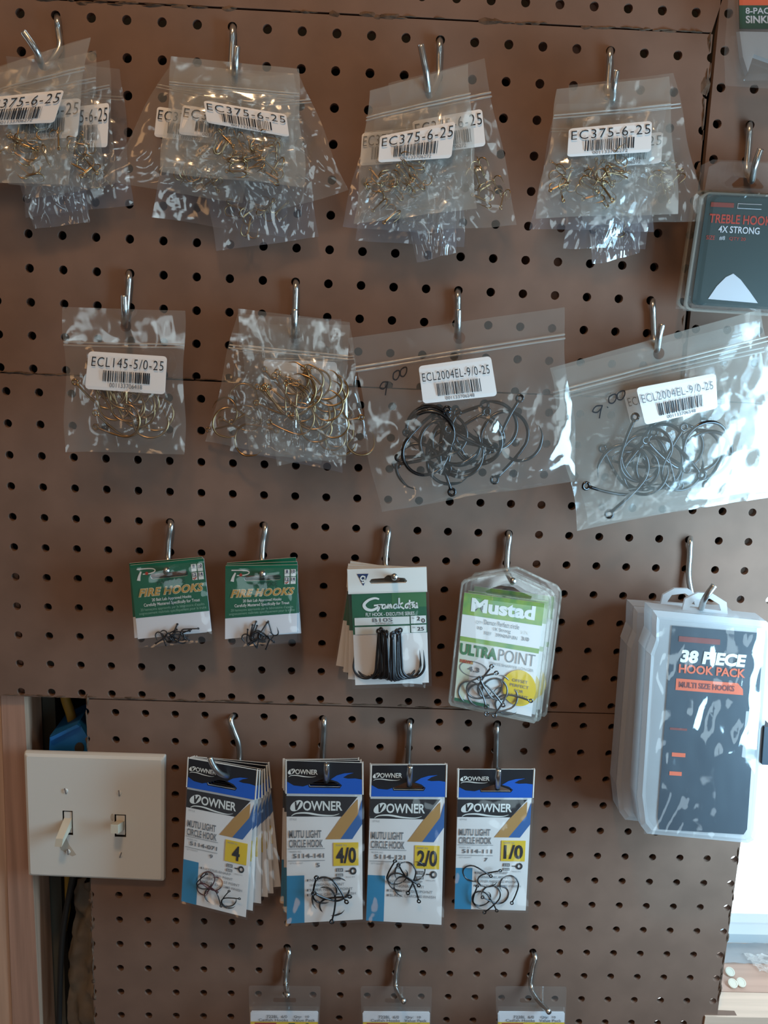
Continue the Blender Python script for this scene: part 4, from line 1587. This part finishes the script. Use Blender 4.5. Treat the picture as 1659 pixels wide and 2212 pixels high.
# ------------------------------------------------------------------ packets at the bottom edge
for (x0, x1, y, nm, hook_) in ((541, 688, 2184, 'left', .5), (783, 929, 2185, 'middle', .6), (1075, 1220, 2185, 'right', .75)):
    F = FP([(x0, y), (x1, y + 1), (x1 - 6, y + 190), (x0 + 4, y + 190)], .030)
    t = thing('hook_packet', F.p(.5, -.2), 'white and yellow card packet at the bottom edge, the %s one of three' % nm, 'hook packet', 'card packets at the bottom edge')
    mb = MB()
    mb.prism(F, [(0, .02), (.02, 0), (.98, 0), (1, .02), (1, 1), (0, 1)], -.0006, 0, 'paper_cool')
    mb.rect(F, 0, .115, 1, 1, .0002, 'yellow_ink')
    mb.rect(F, .06, .125, .38, .6, .0004, 'red_print')
    co = mb.build('printed_card', t)
    lt = MB()
    text(lt, F, '722BL  6/0', (.235, .040, .54, .072), .0005, 'ink_grey', .01)
    text(lt, F, 'Qty:  10', (.64, .042, .865, .075), .0005, 'ink_grey', .01)
    text(lt, F, 'Catfish Hooks   Value Pack', (.12, .079, .955, .109), .0005, 'ink_grey', .01)
    text(lt, F, 'Eagle', (.56, .128, .96, .34), .0005, 'green_dark', .06)
    lt.build('lettering', co)
    mb = MB()
    G = F.sub(-.02, -.27, 1.02, 1.02)
    mb.prism(G, [rr(0, 0, 1, 1, .03, .02, 3), rr(.34, .10, .66, .14, .02, .01, 3)], -.0012, -.0008, 'blister')
    mb.loft(G, [(rr(.01, .17, .99, .99, .03, .02, 3), -.0008), (rr(.03, .19, .97, .97, .04, .02, 3), .006)], 'blister', cap0=False)
    mb.build('shell', t)

# ------------------------------------------------------------------ packs at the right edge
GT = 'dark treble hook blisters'


def treble_pack(dq, d, label, front):
    quad = [(1529 + dq[0], 415 + dq[1]), (1725 + dq[0], 424 + dq[1]), (1715 + dq[0], 672 + dq[1]), (1494 + dq[0], 658 + dq[1])]
    F = FP(quad, d)
    t = thing('blister_pack', F.p(.45, -.12), label, 'blister pack', GT)
    mb = MB()
    mb.prism(F, rr(0, 0, 1, 1, .05, .04, 4), -.001, 0, 'teal_card')
    co = mb.build('printed_card', t)
    if front:
        mb2 = MB()
        h = .0004
        mb2.poly(F, [(.15, .94), (.22, .82), (.30, .735), (.37, .70), (.45, .75), (.55, .85), (.64, .95)], h, 'silver_pale')  # pale domed triangle low on the card
        mb2.rect(F, .05, .085, .30, .125, h, 'red_dim')
        mb2.rect(F, .34, .085, .60, .13, h, 'silver_pale')
        mb2.rect(F, .345, .09, .60, .125, h * 1.4, 'teal_card')
        text(mb2, F, 'TREBLE HOOK', (.055, .185, .72, .265), h, 'red_print', .02)
        text(mb2, F, '4X STRONG', (.165, .285, .60, .345), h, 'silver_pale', .015)
        text(mb2, F, 'SIZE', (.05, .375, .14, .412), h, 'red_print')
        text(mb2, F, '#8', (.185, .375, .245, .412), h, 'silver_pale')
        text(mb2, F, 'QTY 20', (.29, .378, .46, .412), h, 'red_print')
        mb2.build('lettering', co)
    bl = MB()
    G = F.sub(-.07, -.02, 1.07, 1.06)
    bl.prism(F, [[(-.02, -.22), (.10, -.27), (.9, -.27), (1.02, -.2), (1.07, 1.06), (-.07, 1.06)], [(.26, -.08), (.34, -.14), (.54, -.14), (.62, -.07), (.60, -.05), (.28, -.05)]], -.0018, -.0012, 'blister')
    bl.loft(G, [(rr(.02, .03, .98, .97, .09, .07, 5), -.001), (rr(.05, .05, .95, .95, .08, .06, 5), .010), (rr(.075, .07, .925, .93, .07, .05, 5), .012)], 'blister', cap0=False)
    bl.build('shell', t)
    rim = MB()
    a, b = rr(0, .02, 1, 1, .08, .06, 5), rr(.018, .035, .982, .985, .075, .055, 5)
    rim.prism(G, [a, b], -.002, .0015, 'blister_edge')
    rim.build('rim', t)
    return t, F


treble_pack((-16, -4), .016, 'dark treble hook blister behind, its left edge showing', False)
t, F = treble_pack((0, 0), .030, 'dark treble hook blister in front at the right edge', True)
# sinker pack cut by the top right corner
F = FP([(1594, -90), (1720, -90), (1726, 62), (1598, 62)], .030)
t = thing('blister_pack', F.p(.5, 0), 'red and green topped sinker pack cut off at the top right corner', 'blister pack')
mb = MB()
mb.prism(F, [(0, 0), (1, 0), (1, 1), (0, 1)], -.0008, 0, 'teal_card')
mb.rect(F, 0, 0, 1, .665, .0002, 'orange_print')
mb.rect(F, 0, .665, 1, 1, .0002, 'green_dark')
co = mb.build('printed_card', t)
lt = MB()
text(lt, F, '8-PACK', (.10, .70, .62, .79), .0005, 'silver_pale', .02)
text(lt, F, 'SINKERS', (.10, .815, .72, .925), .0005, 'silver_pale', .03)
lt.build('lettering', co)
bl = MB()
G = FP([(1582, -110), (1740, -110), (1740, 196), (1560, 190)], .028)
bl.prism(G, [(0, 0), (1, 0), (1, 1), (.04, .98), (.0, .75)], -.001, -.0004, 'blister')
bl.loft(G, [([(.07, .02), (.97, .02), (.97, .93), (.22, .95), (.10, .70)], .003), ([(.09, .05), (.94, .05), (.94, .90), (.24, .92), (.13, .68)], .010)], 'blister', cap0=False)
bl.loft(G, [([(.10, .60), (.95, .60), (.95, .80), (.62, .84), (.30, .78), (.24, .92), (.16, .80)], .0035), ([(.11, .61), (.94, .61), (.94, .79), (.62, .83), (.30, .77), (.24, .90), (.17, .79)], .008)], 'grey_sheet')
bl.build('shell', t)

# clear tackle boxes
GB = 'clear tackle boxes'


def tackle_box(quad, d, label, front):
    F = FP(quad, d)
    t = thing('tackle_box', F.p(.5, 0), label, 'tackle box', GB)
    out = [(.03, .0), (.95, .005), (.985, .02), (1, .06), (1, .45), (.985, .47), (.985, .62), (1, .64), (.99, .95), (.975, .985), (.93, 1), (.10, .985), (.045, .95), (.0, .82), (.0, .17), (-.005, .17), (.035, .10), (.028, .03)]
    ins = [(.5 + (u - .5) * .93, .5 + (v - .5) * .955) for u, v in out]
    ins2 = [(.5 + (u - .5) * .88, .5 + (v - .5) * .925) for u, v in out]
    mb = MB()
    mb.loft(F, [(ins, -.022), (out, -.019), (out, -.003)], 'milky_dense', cap1=False)
    mb.build('body', t)
    mb = MB()
    mb.loft(F, [(out, -.0028), (out, 0), (ins, .0016), (ins2, .0012)], 'milky', cap0=False)
    mb.build('lid', t)
    tab = [(.30, .01), (.32, -.045), (.42, -.075), (.54, -.077), (.66, -.045), (.68, .02)]
    hole = [(.36, -.012), (.40, -.045), (.52, -.055), (.60, -.035), (.62, -.008)]
    mb = MB()
    mb.prism(F, [tab, hole], -.011, -.0085, 'milky_dense')
    mb.build('hang_tab', t)
    mb = MB()
    mb.prism(F, [(.985, .455), (1.05, .455), (1.05, .625), (.985, .625)], -.018, .003, 'dark_label')
    mb.build('latch', t)
    lab = MB()
    if front:
        L = [(.185, .055), (.90, .055), (.93, .07), (.925, .39), (.83, .395), (.82, .60), (.905, .61), (.905, .93), (.88, .955), (.19, .955), (.17, .90)]
        G = F
        lab.prism(F, L, .0018, .0021, 'dark_label')
        h = .0024
        lab.rect(F, .22, .49, .36, .50, h, 'red_dim')
        lab.poly(F, [(.245, .275), (.745, .275), (.79, .30), (.795, .325), (.245, .325)], h, 'orange_print')
        for (a, b, c) in ((.25, .60, .36), (.24, .685, .34)):
            lab.rect(F, a, b, c, b + .018, h, 'orange_print')
        lab.rect(F, .245, .095, .58, .118, h, 'red_dim')
        lo = lab.build('insert', t)
        lt = MB()
        h = .0027
        text(lt, F, '38 PIECE', (.265, .150, .80, .205), h, 'white_ink', .05, .12)
        text(lt, F, 'HOOK PACK', (.26, .212, .80, .250), h, 'orange_print', .03)
        text(lt, F, 'MULTI SIZE HOOKS', (.27, .287, .72, .312), h, 'red_dim', .03)
        lt.build('lettering', lo)
    else:
        lab.prism(F, [(.2, .07), (.9, .07), (.9, .93), (.2, .93)], -.0022, -.0019, 'dark_label')
        lab.build('insert', t)
    if front:
        sleeve(t, F, (.06, .03, .93, .975), .0038, 7, 'wrap', .0022, 30, 50, .002)
    return t


tackle_box([(1362, 1310), (1600, 1322), (1570, 1795), (1325, 1775)], .030, 'rear clear tackle box, its left side peeping out', False)
tackle_box([(1402, 1317), (1668, 1340), (1634, 1822), (1371, 1806)], .066, 'front clear tackle box marked 38 piece, in shiny wrap', True)
